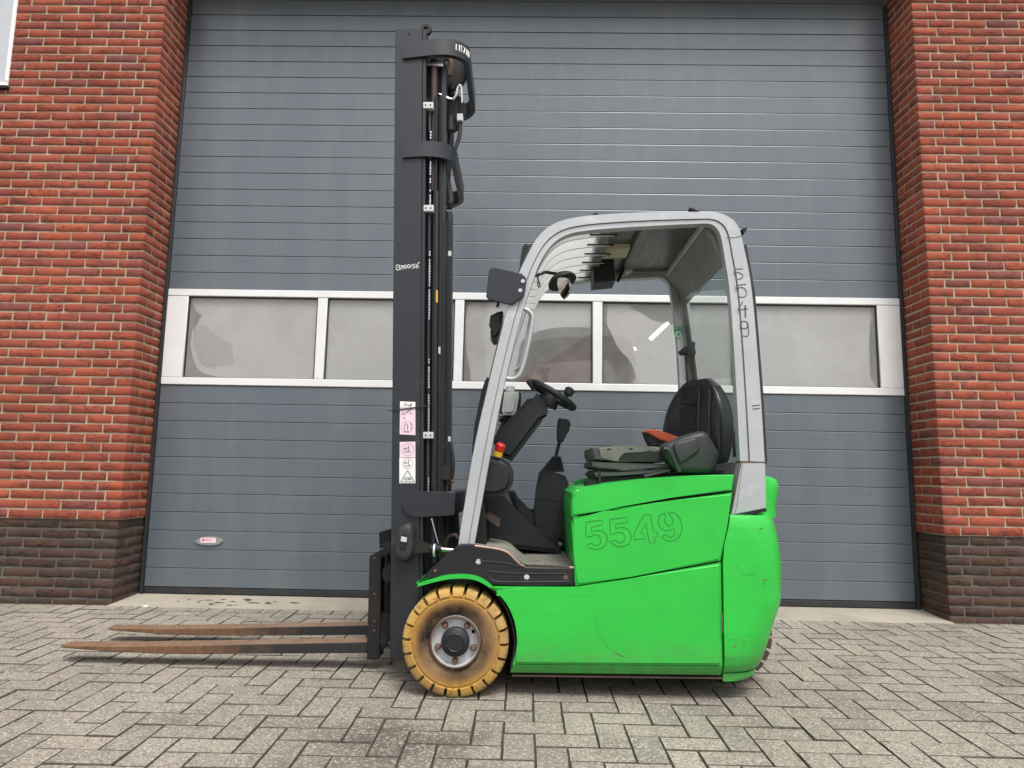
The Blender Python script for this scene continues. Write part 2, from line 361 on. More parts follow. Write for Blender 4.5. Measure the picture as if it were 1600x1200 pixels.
def tyrem():
    t = MT("dirty_yellow_rubber"); s = t.n('SeparateXYZ'); t.t.links.new(t.vec, s.inputs[0])
    r = t.math('SQRT', t.math('ADD', t.math('POWER', s.outputs[0], 2), t.math('POWER', s.outputs[2], 2)))
    r = t.math('ADD', r, t.math('MULTIPLY', t.math('SUBTRACT', t.noise(11, 5, .65), .5), .030))
    c = t.ramp(t.math('MULTIPLY', r, 4), [(.44, (.014, .012, .011)), (.505, (.022, .016, .012)), (.565, (.11, .055, .024)), (.63, (.30, .155, .036)), (.69, (.46, .255, .052)), (.83, (.56, .36, .105))])
    c = t.mix(t.ramp(t.noise(6, 6, .65), [(.40, 0.0), (.70, .75)]), c, (.29, .20, .105))
    c = t.mix(t.ramp(t.noise(34, 6, .75), [(.52, 0.0), (.68, .75)]), c, (.14, .078, .034))
    sp = t.ramp(t.noise(3, 3), [(.5, 0.0), (.66, .4)]); c = t.mix(sp, c, (.32, .18, .085))
    t.bump(t.noise(75, 6, .7), .5, .004); return t.fin(c, .8, 0, .25)
M_TYRE = tyrem()
M_TYRED = paint("brown_dirty_rubber", (.10, .060, .035), (.055, .038, .026), .85, bump=.4, dirt=(.17, .10, .04), dt=(.6, .7))
M_RIM = paint("rim_paint", (.56, .57, .57), (.45, .455, .46), .5, .1, bump=.2, dirt=(.17, .07, .035), dt=(.60, .69), ds=26)
M_RUST = paint("rusty_steel", (.17, .115, .085), (.10, .075, .06), .7, .2, bump=.4, dirt=(.24, .10, .05), dt=(.55, .68), ds=30)
M_MAT = paint("worn_grey_mat", (.235, .225, .19), (.14, .135, .118), .85, scale=9, bump=.4, dirt=(.07, .066, .058), dt=(.50, .70), ds=14)
M_CUSH = paint("worn_seat_cover", (.165, .158, .14), (.11, .106, .096), .8, scale=12, bump=.4, dirt=(.03, .03, .028), dt=(.64, .70), ds=18)
M_FOAM = paint("torn_black_foam", (.012, .013, .012), (.022, .024, .022), .95, bump=.9, bs=120)
M_SEAT = paint("black_vinyl", (.012, .013, .015), (.019, .020, .022), .32, bump=.25, bs=50, scale=4)
M_CLOTH = paint("black_cloth", (.014, .014, .015), (.022, .022, .023), .92, bump=.5, bs=300)
M_BELL = paint("grey_bellows", (.060, .062, .063), (.04, .042, .043), .6, bump=.2)
M_SHELL = paint("charcoal_shell", (.024, .026, .028), (.033, .036, .037), .5, bump=.15, bs=160)
M_ORANGE = paint("orange_lid", (.42, .062, .016), (.32, .05, .016), .55, bump=.3, dirt=(.06, .02, .01), dt=(.62, .7), ds=22)
M_RED = paint("red_plastic", (.62, .018, .020), (.5, .015, .02), .35)
M_YEL = paint("yellow_plastic", (.75, .46, .02), (.68, .42, .03), .4)
M_WHITEP = paint("milky_bottle", (.50, .53, .49), (.42, .45, .42), .4, dirt=(.2, .2, .18), dt=(.66, .8))
M_WHITE = paint("white_print", (.82, .82, .80), (.76, .76, .75), .5, bump=0)
M_PINK = paint("pale_pink_sticker", (.74, .57, .64), (.80, .68, .72), .5, bump=.05, scale=25, dirt=(.55, .36, .42), dt=(.62, .8), ds=40)
M_PINKL = paint("faded_red_print", (.66, .36, .44), (.70, .45, .52), .5, bump=0)
M_INK = paint("black_ink", (.03, .03, .035), (.05, .05, .055), .6, bump=0)
M_PENCIL = paint("worn_marker", (.055, .055, .062), (.16, .16, .17), .6, bump=0, scale=40)
M_INKG = paint("scratched_green_line", (.010, .055, .016), (.014, .10, .025), .6, bump=0)
M_SCR = paint("dull_green_scuff", (.022, .30, .045), (.03, .38, .05), .7, bump=0)
M_BADGE = paint("green_badge", (.06, .34, .15), (.05, .28, .12), .5, bump=0)
M_BADGEL = paint("pale_green_badge", (.45, .75, .52), (.42, .7, .5), .5, bump=0)
M_MIRROR = MT("mirror_face").fin((.8, .8, .8), .05, 1.0)
M_ROOF = paint("roof_underside", (.62, .63, .62), (.55, .56, .55), .55, bump=.1)
M_ROOFB = paint("roof_beam_paint", (.20, .205, .20), (.16, .165, .16), .5, bump=.1)
M_ROOFD = paint("tinted_roof_sheet", (.075, .085, .08), (.055, .064, .06), .3, bump=.05)
M_TANP = paint("tan_label", (.55, .51, .36), (.5, .46, .33), .6, bump=0)
M_MACH = paint("red_machine_paint", (.75, .10, .085), (.66, .09, .075), .5)
M_OLIVE = paint("olive_sheet", (.42, .40, .33), (.34, .325, .27), .8)
M_PINKPR = paint("red_logo_print", (.62, .10, .14), (.6, .1, .14), .5, bump=0)
M_PLATE = paint("grey_nameplate", (.30, .295, .285), (.24, .235, .23), .5, .1)
M_MOSS = paint("moss", (.055, .060, .026), (.035, .04, .018), .95, bump=.8)
M_STONE = paint("white_pebble", (.7, .68, .64), (.6, .58, .55), .8)
M_COPPER = paint("bare_edge", (.50, .36, .29), (.38, .25, .18), .45, .4, bump=.2, scale=20)
# ------------------------------------------------------------------ ground and pavement
def ground_z(y): return .03 * (y + .33) - .066
bm = NB()
for (ya, yb) in ((-150, -.36),):
    vs = [bm.verts.new((x, y, ground_z(y) if y > -9 else ground_z(-9))) for y in (-150, -9, -.30) for x in (-150, 150)]
    bm.faces.new((vs[0], vs[1], vs[3], vs[2])); bm.faces.new((vs[2], vs[3], vs[5], vs[4]))
obj("ground", bm, M_GROUND, smooth=False, kind='structure')
X0, X1, Y0, Y1 = -3.45, 3.35, -2.95, -.360
bm = NB()
box(bm, (X0, Y0, -.055), (X1, -.30, -.0072))
for v in bm.verts: v.co.z += .03 * (v.co.y + .33)
pavement = obj("pavement", bm, M_SAND, smooth=False, kind='structure')
def paver_bm(L, Wd, r):
    b = NB(); hx, hy, h = L / 2 - .0019, Wd / 2 - .0019, .05
    def ring(ix, z, jit): 
        out = []
        for sx, sy in ((-1, -1), (-.33, -1), (.33, -1), (1, -1), (1, 0), (1, 1), (.33, 1), (-.33, 1), (-1, 1), (-1, 0)):
            out.append(b.verts.new((sx * (hx - ix) + r.uniform(-jit, jit), sy * (hy - ix) + r.uniform(-jit, jit), z)))
        return out
    a = ring(0, -h, 0); c = ring(.0, -.005, .0013); d = ring(.0028, 0, .0014)
    n = len(a)
    for A, B in ((a, c), (c, d)):
        for k in range(n): b.faces.new((A[k], A[(k + 1) % n], B[(k + 1) % n], B[k]))
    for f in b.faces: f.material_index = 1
    b.faces.new(d); return b
pr = random.Random(3); PM = {}
for ori in 'HVQ':
    PM[ori] = []
    for k in range(7):
        b = paver_bm(.107 if ori == 'Q' else .214, .107, pr)
        if ori == 'V': bmesh.ops.rotate(b, verts=b.verts, cent=(0, 0, 0), matrix=Matrix.Rotation(pi / 2, 3, 'Z'))
        bmesh.ops.recalc_face_normals(b, faces=b.faces); sharp(b, 25)
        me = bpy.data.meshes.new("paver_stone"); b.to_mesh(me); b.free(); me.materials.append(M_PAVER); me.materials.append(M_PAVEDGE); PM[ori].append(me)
wp = .107; px0, py0 = -.091, -2.182       # a horizontal paver's left front corner, read from the photo
lay = []
for j in range(-14, 24):
    for i in range(-44, 44):
        k = (i + j) % 4
        if k == 0: lay.append(('H', px0 + i * wp + wp, py0 + j * wp + wp / 2))
        elif k == 2: lay.append(('V', px0 + i * wp + wp / 2, py0 + j * wp + wp))
def inside(o, x, y):
    hx, hy = (wp, wp / 2) if o == 'H' else (wp / 2, wp)
    return X0 < x - hx and x + hx < X1 and Y0 < y - hy and y + hy < Y1 + .006
full = [l for l in lay if inside(*l)]
for o, x, y in lay:                      # cut stones along the borders
    if inside(o, x, y): continue
    for s_ in (-1, 1):
        cx, cy = (x + s_ * wp / 2, y) if o == 'H' else (x, y + s_ * wp / 2)
        if X0 < cx - wp / 2 and cx + wp / 2 < X1 and Y0 < cy - wp / 2 and cy + wp / 2 < Y1 + .006: full.append(('Q', cx, cy))
lay = full
def vis(P):
    u, v = PX(P); return -30 < u < 1630 and -30 < v < 1230
TRK = lambda x, y: -.2 < x < .95 and -1.8 < y < -.9
lay.sort(key=lambda l: ((not vis((l[1], l[2], GZ(l[2])))) or TRK(l[1], l[2]), (Vector((l[1], l[2], 0)) - CAM).length))
tilt = math.atan(.03)
def pm_matrix(x, y):
    return Matrix.Translation((x, y, .03 * (y + .33) + pr.uniform(-.0018, .0018))) @ Matrix.Rotation(tilt + pr.uniform(-.012, .012), 4, 'X') @ Matrix.Rotation(pr.uniform(-.010, .010), 4, 'Y') @ Matrix.Rotation(pr.uniform(-.014, .014), 4, 'Z')
rest = NB()
for n, (o, x, y) in enumerate(lay):
    me = pr.choice(PM[o]); mx = pm_matrix(x, y)
    if n < 300:
        q = bpy.data.objects.new("paver_stone", me); COL.objects.link(q); q.parent = pavement
        q.matrix_basis = Matrix.Translation(-WL[pavement.name]) @ mx
    else:
        k = len(rest.verts); rest.from_mesh(me); rest.verts.ensure_lookup_table()
        for v in rest.verts[k:]: v.co = mx @ v.co
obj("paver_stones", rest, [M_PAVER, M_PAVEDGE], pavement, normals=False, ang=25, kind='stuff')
# a row of pavers cut along the slab
# doorstep slab
bm = NB()
prof = [(-.358, -.06), (-.358, -.010), (-.351, -.002), (-.02, .0135), (.25, .0135), (.25, -.06)]
a = [bm.verts.new((-2.56, y, z)) for y, z in prof]; b = [bm.verts.new((2.56, y, z)) for y, z in prof]
bm.faces.new(a); bm.faces.new(b[::-1])
for i in range(len(prof)): bm.faces.new((a[i], b[i], b[(i + 1) % 6], a[(i + 1) % 6]))
obj("doorstep", bm, M_SLAB, kind='structure')
bm = NB(); mr = random.Random(5)
for k in range(26):
    u, v = 375 + mr.gauss(0, 42), 941 + mr.gauss(0, 2.6)
    y = max(-.32, min(-.04, -.19 + mr.gauss(0, .045))); c = Vector((W(u, v, y).x, y, 0)); c.z = -.002 + .0155 * (y + .345) / .325 + .0006
    r0 = mr.uniform(.008, .022); n = 9; ring = []; 
    for q in range(n):
        a_ = 2 * pi * q / n; rr = r0 * mr.uniform(.5, 1.2); ring.append(bm.verts.new((c.x + rr * 1.7 * cos(a_), c.y + rr * .8 * sin(a_), c.z + .0155 / .325 * rr * .8 * sin(a_))))
    top = bm.verts.new((c.x, c.y, c.z + .004))
    for q in range(n): bm.faces.new((ring[q], ring[(q + 1) % n], top))
obj("moss", bm, M_MOSS, kind='stuff')
bm = NB(); bmesh.ops.create_icosphere(bm, subdivisions=2, radius=.013)
for v in bm.verts: v.co = Vector((v.co.x * 1.4, v.co.y, v.co.z * .7)) * mr.uniform(.85, 1.1) + Vector((W(227, 948, -.40).x, -.40, .005))
tag(obj("pebble", bm, M_STONE), "small white pebble lying at the edge of the concrete doorstep near the left pier", "pebble")
# ------------------------------------------------------------------ brick piers
ZR = .508; CRS = .06; XD = 2.546; YF0 = -.323
br = random.Random(11)
def brick_bm(L, D, r, sx):        # outer corner brick shape: front face at y=0 going back D; subdivided, uneven edges
    b = NB(); h = .0243; nx = 4; L -= .0008
    jit = .0016
    front = []; 
    for z in (-h, 0, h):
        row = []
        for i in range(nx + 1):
            x = -L / 2 + L * i / nx
            row.append(Vector((x + (r.uniform(-jit, jit)), r.uniform(-.0015, .0015), z + r.uniform(-jit, jit))))
        front.append(row)
    V = [[b.verts.new(p) for p in row] for row in front]
    B = [[b.verts.new((-L / 2 + L * i / nx, D, z)) for i in (0, nx)] for z in (-h, h)]
    for j in range(2):
        for i in range(nx): b.faces.new((V[j][i], V[j][i + 1], V[j + 1][i + 1], V[j + 1][i]))
    b.faces.new([V[0][i] for i in range(nx + 1)][::-1] + [B[0][0], B[0][1]])
    b.faces.new([V[2][i] for i in range(nx + 1)] + [B[1][1], B[1][0]])
    b.faces.new((V[0][0], V[1][0], V[2][0], B[1][0], B[0][0])); b.faces.new((V[2][nx], V[1][nx], V[0][nx], B[0][1], B[1][1]))
    bmesh.ops.recalc_face_normals(b, faces=b.faces)
    es = [e for e in b.edges if len(e.link_faces) == 2 and e.calc_face_angle(0) > .9 and any(v.co.y < .01 for v in e.verts) and all(v.co.y < D - .005 or True for v in e.verts)]
    es = [e for e in es if not all(v.co.y > D - .005 for v in e.verts)]
    bmesh.ops.bevel(b, geom=es, offset=.0028, segments=1, affect='EDGES', clamp_overlap=True)
    sharp(b, 50); return b
BM = {}
def brick_mesh(L, D, m, key):
    k = (round(L, 3), round(D, 3), key)
    if k not in BM:
        BM[k] = []
        for q in range(6 if L > .2 else 4):
            b = brick_bm(L, D, br, 1); me = bpy.data.meshes.new("brick"); b.to_mesh(me); b.free(); me.materials.append(m); BM[k].append(me)
    return br.choice(BM[k])
def pier(side, name, label, xout, hole=None):
    root = empty(name, (side * (XD + .6), -.2, 0), label, "brick wall")
    items = []                     # (matrix, mesh, centre, nm)
    def put(kind, course, x0, x1, dep=.10):
        z = ZR + CRS * course + .0345 - .0045
        red = course >= 0; m = M_BRICK if red else M_PLINTH
        off = 0 if red else .011
        L = x1 - x0
        me = brick_mesh(L, dep, m, red); jr = Matrix.Rotation(br.uniform(-.006, .006), 4, 'Y') @ Matrix.Rotation(br.uniform(-.006, .006), 4, 'Z')
        jz = br.uniform(-.001, .001); jy = br.uniform(-.0015, .002)
        if kind == 'F':            # front face
            cx = side * ((x0 + x1) / 2); mx = Matrix.Translation((cx, YF0 + off + jy, z + jz)) @ jr; c = (cx, YF0, z)
        else:                      # reveal face: x0,x1 are distances back from the front
            cy = YF0 + (x0 + x1) / 2; ang = pi / 2 if side < 0 else -pi / 2
            mx = Matrix.Translation((side * (XD + off) + side * jy, cy, z + jz)) @ Matrix.Rotation(ang, 4, 'Z') @ jr; c = (side * XD, cy, z)
        items.append((mx, me, c, 'brick' if red else 'plinth_brick'))
    for course in range(-9, 68):
        z0 = ZR + CRS * course
        t = course % 2
        off = 0 if course >= 0 else .011
        # corner brick serves both faces: front length lf, reveal length lr
        lf, lr = (.10, .21) if t == 0 else (.155, .10)
        z = z0 + .030
        b = (lf - off, lr - off)
        # corner brick: front piece with its end face seen in the reveal
        me = brick_mesh(b[0], b[1], M_BRICK if course >= 0 else M_PLINTH, ('corner', course >= 0))
        cx = side * (XD + off + b[0] / 2)
        items.append((Matrix.Translation((cx, YF0 + off, z)), me, (cx, YF0, z), 'brick' if course >= 0 else 'plinth_brick'))
        put('R', course, lr + .01, .3225, .09)
        x = XD + lf + .01
        if t == 0: put('F', course, x, x + .155); x += .165
        while x < xout:
            x2 = x + .21
            if hole and hole(course, x, x2) is not None:
                x2 = hole(course, x, x2)
                if x2 - x > .03: put('F', course, x, x2)
                break
            x2 = min(x2, xout - .002)
            if x2 - x > .02: put('F', course, x, x2)
            x += .22
    # mortar bed behind the faces
    bm = NB(); mi = .0035; mf = .006
    top = ZR + CRS * 68
    xo = xout
    if hole is None:
        box(bm, (min(side * (XD + mi), side * xo), YF0 + mf, ZR + .002), (max(side * (XD + mi), side * xo), .30, top))
    else:
        zc = ZR + CRS * hole.course - .004
        box(bm, (-xo, YF0 + mf, ZR + .002), (-(XD + mi), .30, zc))
        box(bm, (-hole.x, YF0 + mf, zc), (-(XD + mi), .30, top))
    obj("mortar", bm, M_MORT, root, smooth=False)
    bm = NB(); mi = .0145
    box(bm, (min(side * (XD + mi), side * xo), YF0 + mi, -.1), (max(side * (XD + mi), side * xo), .29, ZR + .002))
    obj("plinth_mortar", bm, M_MORTD, root, smooth=False)
    def rank(it):
        c = it[2]; u, v = PX(c); d = (Vector(c) - CAM).length
        nv = (Vector(c) - CAM).normalized(); face = abs(nv.y) if abs(abs(c[0]) - XD) > .02 or c[1] < YF0 + .001 else abs(nv.x)
        return (not (-15 < u < 1615 and -15 < v < 1215), d / max(face, .05))
    items.sort(key=rank)
    rb, rp = NB(), NB()
    for n, (mx, me, c, nm) in enumerate(items):
        if n < 300:
            o = bpy.data.objects.new(nm, me); COL.objects.link(o); o.parent = root; o.matrix_basis = Matrix.Translation(-WL[root.name]) @ mx
        else:
            tgt = rb if nm == 'brick' else rp; k = len(tgt.verts); tgt.from_mesh(me); tgt.verts.ensure_lookup_table()
            for v in tgt.verts[k:]: v.co = mx @ v.co
    if len(rb.verts): obj("bricks", rb, M_BRICK, root, normals=False, ang=50, kind='stuff')
    if len(rp.verts): obj("plinth_bricks", rp, M_PLINTH, root, normals=False, ang=50, kind='stuff')
    return root
WINX, WINC = 3.572, 48            # window opening: right edge and first course beside it
def hole(course, x, x2):
    if course < WINC: return None
    return min(x2, WINX) if x2 > WINX - .012 else None
hole.x = WINX + .004; hole.course = WINC
left = pier(-1, "brick_wall", "red brick wall left of the roller door, with a dark plinth and a white window corner", 4.45, hole)
right = pier(1, "brick_wall", "red brick wall right of the door with dark brick plinth and no window", 5.0)
# window at the top left: frame, sill, pane
zc = ZR + CRS * WINC - .002
wf = NB()
box(wf, (-4.45, -.30, zc), (-WINX, -.23, zc + .05), .004); box(wf, (-WINX - .052, -.30, zc + .0505), (-WINX, -.23, 4.58), .004)
win = obj("window", wf, M_ALU, left)
b = NB(); box(b, (-4.45, -.272, zc + .051), (-WINX - .053, -.266, 4.58)); obj("pane", b, paint("blind_pane", (.50, .53, .56), (.46, .49, .52), .3), win)
b = NB(); prismb = [(-.345, zc - .022), (-.345, zc - .003), (-.24, zc - .0025), (-.24, zc - .022)]
A = [b.verts.new((-4.45, y, z)) for y, z in prismb]; B_ = [b.verts.new((-WINX + .012, y, z)) for y, z in prismb]
b.faces.new(A); b.faces.new(B_[::-1])
for i in range(4): b.faces.new((A[i], B_[i], B_[(i + 1) % 4], A[(i + 1) % 4]))
obj("sill", b, M_DARK, win, smooth=False)
# lintel above the opening, out of the frame
bm = NB(); box(bm, (-4.4, -.33, 4.592), (4.3, .30, 6.2)); obj("lintel", bm, M_MORT, smooth=False, kind='structure')
bm = NB(); box(bm, (-2.54, -.31, 4.345), (2.54, .28, 4.588)); obj("lintel_soffit", bm, M_SLAB, smooth=False, kind='structure')
# ------------------------------------------------------------------ sectional door
door = empty("sectional_door", (0, 0, .015), "large blue grey sectional door with a white framed row of windows behind the forklift", "garage door")
ZB, PT, HW = .0614, .122, .6758
def door_strip(z0, z1):
    b = NB(); prof = [(0, z0 + .0010), (0, z1 - .0072), (.0012, z1 - .0040), (.0065, z1 - .0012), (.045, z1 - .0010), (.045, z0 + .0008), (.004, z0 + .0006)]
    A = [b.verts.new((-2.525, y, z)) for y, z in prof]; B = [b.verts.new((2.528, y, z)) for y, z in prof]; n = len(prof)
    b.faces.new(A); b.faces.new(B[::-1])
    for k in range(n): b.faces.new((A[k], B[k], B[(k + 1) % n], A[(k + 1) % n]))
    return b
ZW0 = ZB + 11 * PT; ZW1 = ZW0 + HW
for k in range(11): obj("door_panel", door_strip(ZB + k * PT, ZB + (k + 1) * PT), M_DOOR, door, ang=10)
for k in range(19):
    z0 = ZW1 + k * PT; z1 = z0 + PT
    obj("door_panel", door_strip(z0, z1), M_DOOR, door, ang=10)
b = NB(); box(b, (-2.525, .030, ZB - .01), (2.528, .05, ZW0 - .01)); box(b, (-2.525, .030, ZW1 + .01), (2.528, .05, ZW1 + 19 * PT)); obj("groove_backing", b, M_RUB, door, smooth=False)
b = NB(); box(b, (-2.525, -.006, .0155), (2.528, .04, ZB - .004), .006); obj("bottom_seal", b, M_RUB, door)
for s in (-1, 1):
    b = NB(); box(b, (min(s * 2.522, s * 2.5452), -.022, .0142), (max(s * 2.522, s * 2.5452), -.001, 4.25), .003); obj("side_seal", b, M_RUB, door)
# window band
panes = [(-2.379, -1.473), (-1.407, -.520), (-.458, .429), (.494, 1.384), (1.450, 2.370)]
zp0, zp1 = ZW0 + .053, ZW1 - .052
fr = NB()
box(fr, (-2.524, -.010, ZW0 + .002), (2.527, .045, zp0), .004); box(fr, (-2.524, -.010, zp1), (2.527, .045, ZW1 - .002), .004)
edges = [-2.524] + [e for p in panes for e in p] + [2.527]
for i in range(0, len(edges), 2): box(fr, (edges[i], -.008, zp0 + .0005), (edges[i + 1], .045, zp1 - .0005), .003)
frame = obj("window_frame", fr, M_ALU, door)
fr = NB()
for a, b_ in panes:
    for (p, q) in (((a, zp0), (a + .008, zp1)), ((b_ - .008, zp0), (b_, zp1)), ((a + .008, zp1 - .008), (b_ - .008, zp1)), ((a + .008, zp0), (b_ - .008, zp0 + .004))):
        box(fr, (p[0] + .0005, .002, p[1] + .0005), (q[0] - .0005, .02, q[1] - .0005))
obj("pane_gasket", fr, M_RUB, frame, smooth=False)
for a, b_ in panes:
    b = NB(); box(b, (a + .001, .014, zp0 + .001), (b_ - .001, .018, zp1 - .001)); obj("pane", b, M_GLASS, frame, smooth=False)
def film(outline, y, xa, xb):
    b = NB(); P = [W(u, v, y) for u, v in outline]
    vs = [b.verts.new((min(max(p.x, xa + .001), xb - .001), y, min(max(p.z, zp0 + .001), zp1 - .001))) for p in P]
    f = b.faces.new(vs); bmesh.ops.triangulate(b, faces=[f]); return b
FY = .024
# peeling milky film: its torn outline on each pane (photo pixels on the plane of the pane)
f1 = [(302, 466), (308, 488), (316, 492), (306, 503), (309, 506), (301, 517), (298, 535), (300, 552), (307, 573), (318, 583), (335, 588), (353, 594), (380, 610), (560, 620), (560, 440), (320, 445)]
f2 = [(440, 420), (440, 640), (770, 640), (770, 420)]
f3 = [(733, 475), (728, 500), (728, 540), (733, 570), (745, 612), (803, 614), (804, 590), (812, 545), (818, 530), (835, 520), (862, 513), (893, 511), (925, 512), (975, 515), (975, 430), (760, 440), (744, 462)]
f4 = [(956, 440), (948, 500), (955, 520), (967, 545), (985, 565), (993, 590), (999, 615), (1220, 640), (1220, 430), (1090, 440), (1070, 490), (1062, 508), (1040, 505), (1020, 500), (1000, 488), (985, 480), (978, 450)]
f5 = [(1100, 420), (1100, 650), (1368, 640), (1360, 590), (1364, 565), (1358, 540), (1362, 500), (1360, 480), (1368, 450)]
for f, pn in zip((f1, f2, f3, f4, f5), panes):
    o = obj("peeling_film", film(cr(f, 4, True), FY, *pn), M_FILM, frame, smooth=False, normals=False)
# curled flap on the first pane
b = NB(); fl = cr([(312, 508), (325, 512), (335, 523), (350, 532), (360, 534), (364, 560), (366, 568), (340, 572), (322, 573), (310, 560), (304, 540), (304, 522)], 4, True)
vs = [b.verts.new(W(u, v, .022)) for u, v in fl]; f = b.faces.new(vs); bmesh.ops.triangulate(b, faces=[f])
obj("film_flap", b, paint("thick_film", (.46, .46, .455), (.41, .41, .405), .5, dirt=(.52, .52, .51), dt=(.62, .8)), frame, smooth=False)
# nameplate
npc = W(328, 846, 0)
b = NB(); ol = [(306, 845), (311, 841.5), (320, 838.5), (330, 838), (341, 840), (349, 844), (346, 848.5), (338, 851), (327, 851.8), (315, 850.5), (308, 848)]
prismW(b, xz(cr(ol, 3, True), 0), -.011, 0, .004, 2); npl = obj("nameplate", b, M_PLATE, door)
b = NB(); prismW(b, xz([(314.5, 840), (338.5, 840), (338.5, 848), (314.5, 848)], 0), -.0122, -.0105); lbl = obj("nameplate_label", b, M_PINK, npl, smooth=False)
b = NB(); prismW(b, xz([(317, 841.5), (320, 841.5), (320, 846), (317, 846)], 0), -.0128, -.0122); prismW(b, xz([(320.5, 842.8), (328, 842.8), (328, 844.2), (320.5, 844.2)], 0), -.0128, -.0122); prismW(b, xz([(329, 843.2), (333, 843.2), (333, 844), (329, 844)], 0), -.0128, -.0122); obj("red_print", b, M_PINKPR, lbl, smooth=False)
# ------------------------------------------------------------------ hall behind the door
bm = NB(); box(bm, (-5, .35, -.05), (5, 9, 4.6)); bmesh.ops.reverse_faces(bm, faces=bm.faces)
f = [f for f in bm.faces if abs(f.calc_center_median().y - .35) < .01 or f.calc_center_median().z > 4.5]; bmesh.ops.delete(bm, geom=f, context='FACES')
for q in ((-5, .35, 5, .9), (-5, 7, 5, 9), (-5, .9, -3.4, 7), (3.4, .9, 5, 7)): box(bm, (q[0], q[1], 4.6), (q[2], q[3], 4.68))  # unseen ceiling with an opening added so daylight brightens the hall
hall = obj("hall_interior", bm, M_HALL, smooth=False, normals=False, kind='structure')
for n, (u, v, y, du, dv) in enumerate([(1030, 517, 2.2, 14, 13), (985, 553, 2.6, 8, 9), (961, 577, 3.0, 8, 8), (813, 560, 2.4, 3, 14)]):
    a = W(u - du, v + dv, y); c = W(u + du, v - dv, y)
    b = NB(); tube(b, [a, c], .022, 8)
    where = ["longest lit ceiling tube seen through the fourth door window", "middle lit ceiling tube seen through the fourth door window", "lowest lit ceiling tube low in the corner of the fourth door window", "lit ceiling tube seen upright beside the grab handle through the third door window"][n]
    tag(obj("ceiling_lamp", b, M_TUBE), where, "ceiling lamp", "lit tubes in the hall")
b = NB(); prism(b, cr([(780, 640), (800, 590), (830, 562), (880, 552), (935, 556), (960, 640)], 4), .75, 1.6, .05, 3)
mac = empty("red_machine", W(860, 700, 1.1), "red machine under an olive cover standing inside the hall behind the third window", "machine")
obj("body", b, M_MACH, mac)
b = NB(); prism(b, cr([(790, 556), (812, 520), (850, 500), (900, 498), (950, 505), (1000, 560), (1000, 640), (960, 640), (935, 552), (880, 546), (830, 555)], 4), .62, 1.7, .05, 3); obj("cover", b, M_OLIVE, mac)
for n, (pts, y) in enumerate([([(893, 478), (926, 488), (924, 513), (883, 500)], .9), ([(1040, 520), (1075, 528), (1075, 548), (1015, 537)], .95)]):
    b = NB(); prism(b, pts, y, y + .05, .005); tag(obj("wall_sign", b, M_TANP), ["pale tilted board inside the hall behind the third door window", "pale tilted board inside the hall behind the fourth door window"][n], "board", "boards in the hall")
# ------------------------------------------------------------------ forklift
YN, YFAR, YC = -1.86, -.88, -1.37
GY0, GYF = -1.80, -.90            # outer faces of the overhead guard, near and far
YM = -1.67                        # outer face of the mast, near side
YMF = 2 * (-1.35) - YM
truck = empty("forklift", (.2, YC, GZ(YC)), "bright green electric forklift with a tall black mast parked in front of the grey door", "forklift")
def tp(name, bm, m, parent=None, **k): return obj(name, bm, m, parent or truck, **k)
def ppart(name, pts, y0, y1, m, parent=None, bev=0, seg=2, smooth_n=0, backbev=False, **k):
    b = NB(); prism(b, cr(pts, smooth_n, True) if smooth_n else pts, y0, y1, bev, seg, backbev); return tp(name, b, m, parent, **k)
# --- chassis core (dark, seen only through gaps and under the floor)
b = NB()
prism(b, [(800, 922), (1126, 884), (1126, 1044), (806, 1046), (812, 1000), (806, 950)], YN + .05, YFAR - .05, ref=YN)
prism(b, [(662, 912), (770, 912), (800, 930), (806, 1010), (780, 1030), (690, 1030), (664, 960)], -1.63, -1.10, ref=-1.63)
tp("chassis", b, M_DARK)
b = NB(); arch = [(660, 914), (690, 900), (722, 898), (750, 906), (772, 922), (795, 955), (806, 1000), (800, 1046)]
P = xz(cr(arch, 4), YN + .02)
for (x, z), (x2, z2) in zip(P, P[1:]):
    q = [b.verts.new((x, YN + .02, z)), b.verts.new((x2, YN + .02, z2)), b.verts.new((x2, -1.62, z2)), b.verts.new((x, -1.62, z))]; b.faces.new(q)
bmesh.ops.remove_doubles(b, verts=b.verts, dist=1e-5); bmesh.ops.solidify(b, geom=b.faces[:], thickness=.008); tp("wheel_arch_liner", b, M_DARK)
# --- lower side skirt
low = [(767, 919), (830, 918), (897, 917.5), (985, 904), (1127.5, 879), (1130, 1041), (801, 1039)] + [(p[0], p[1]) for p in cr([(807, 1015), (808, 995), (803, 968), (792, 944), (778, 927)], 3)]
b = NB(); prism(b, low, YN, YN + .10, .022, 3)
sk = xz([(801, 1039.6), (1130, 1041.6), (1130, 1058.5), (797, 1054.5)], YN)
vs = [b.verts.new((x, y, z)) for (x, z), y in zip(sk, (YN + .004, YN + .004, YN + .035, YN + .035))] + [b.verts.new((x, YN + .10, z)) for (x, z) in sk]
for q in ((0, 1, 2, 3), (4, 7, 6, 5), (0, 4, 5, 1), (1, 5, 6, 2), (2, 6, 7, 3), (3, 7, 4, 0)): b.faces.new([vs[i] for i in q])
skirt = tp("side_skirt", b, M_GREEN)
b = NB(); prism(b, [(800, 1055), (1129, 1059), (1129, 1061), (800, 1057)], YN + .04, YN + .1); tp("rub_strip", b, M_RUST, skirt, smooth=False)
b = NB(); prism(b, low, YFAR - .10, YFAR, .016, 2, True, ref=YN); tp("side_skirt", b, M_GREEN)
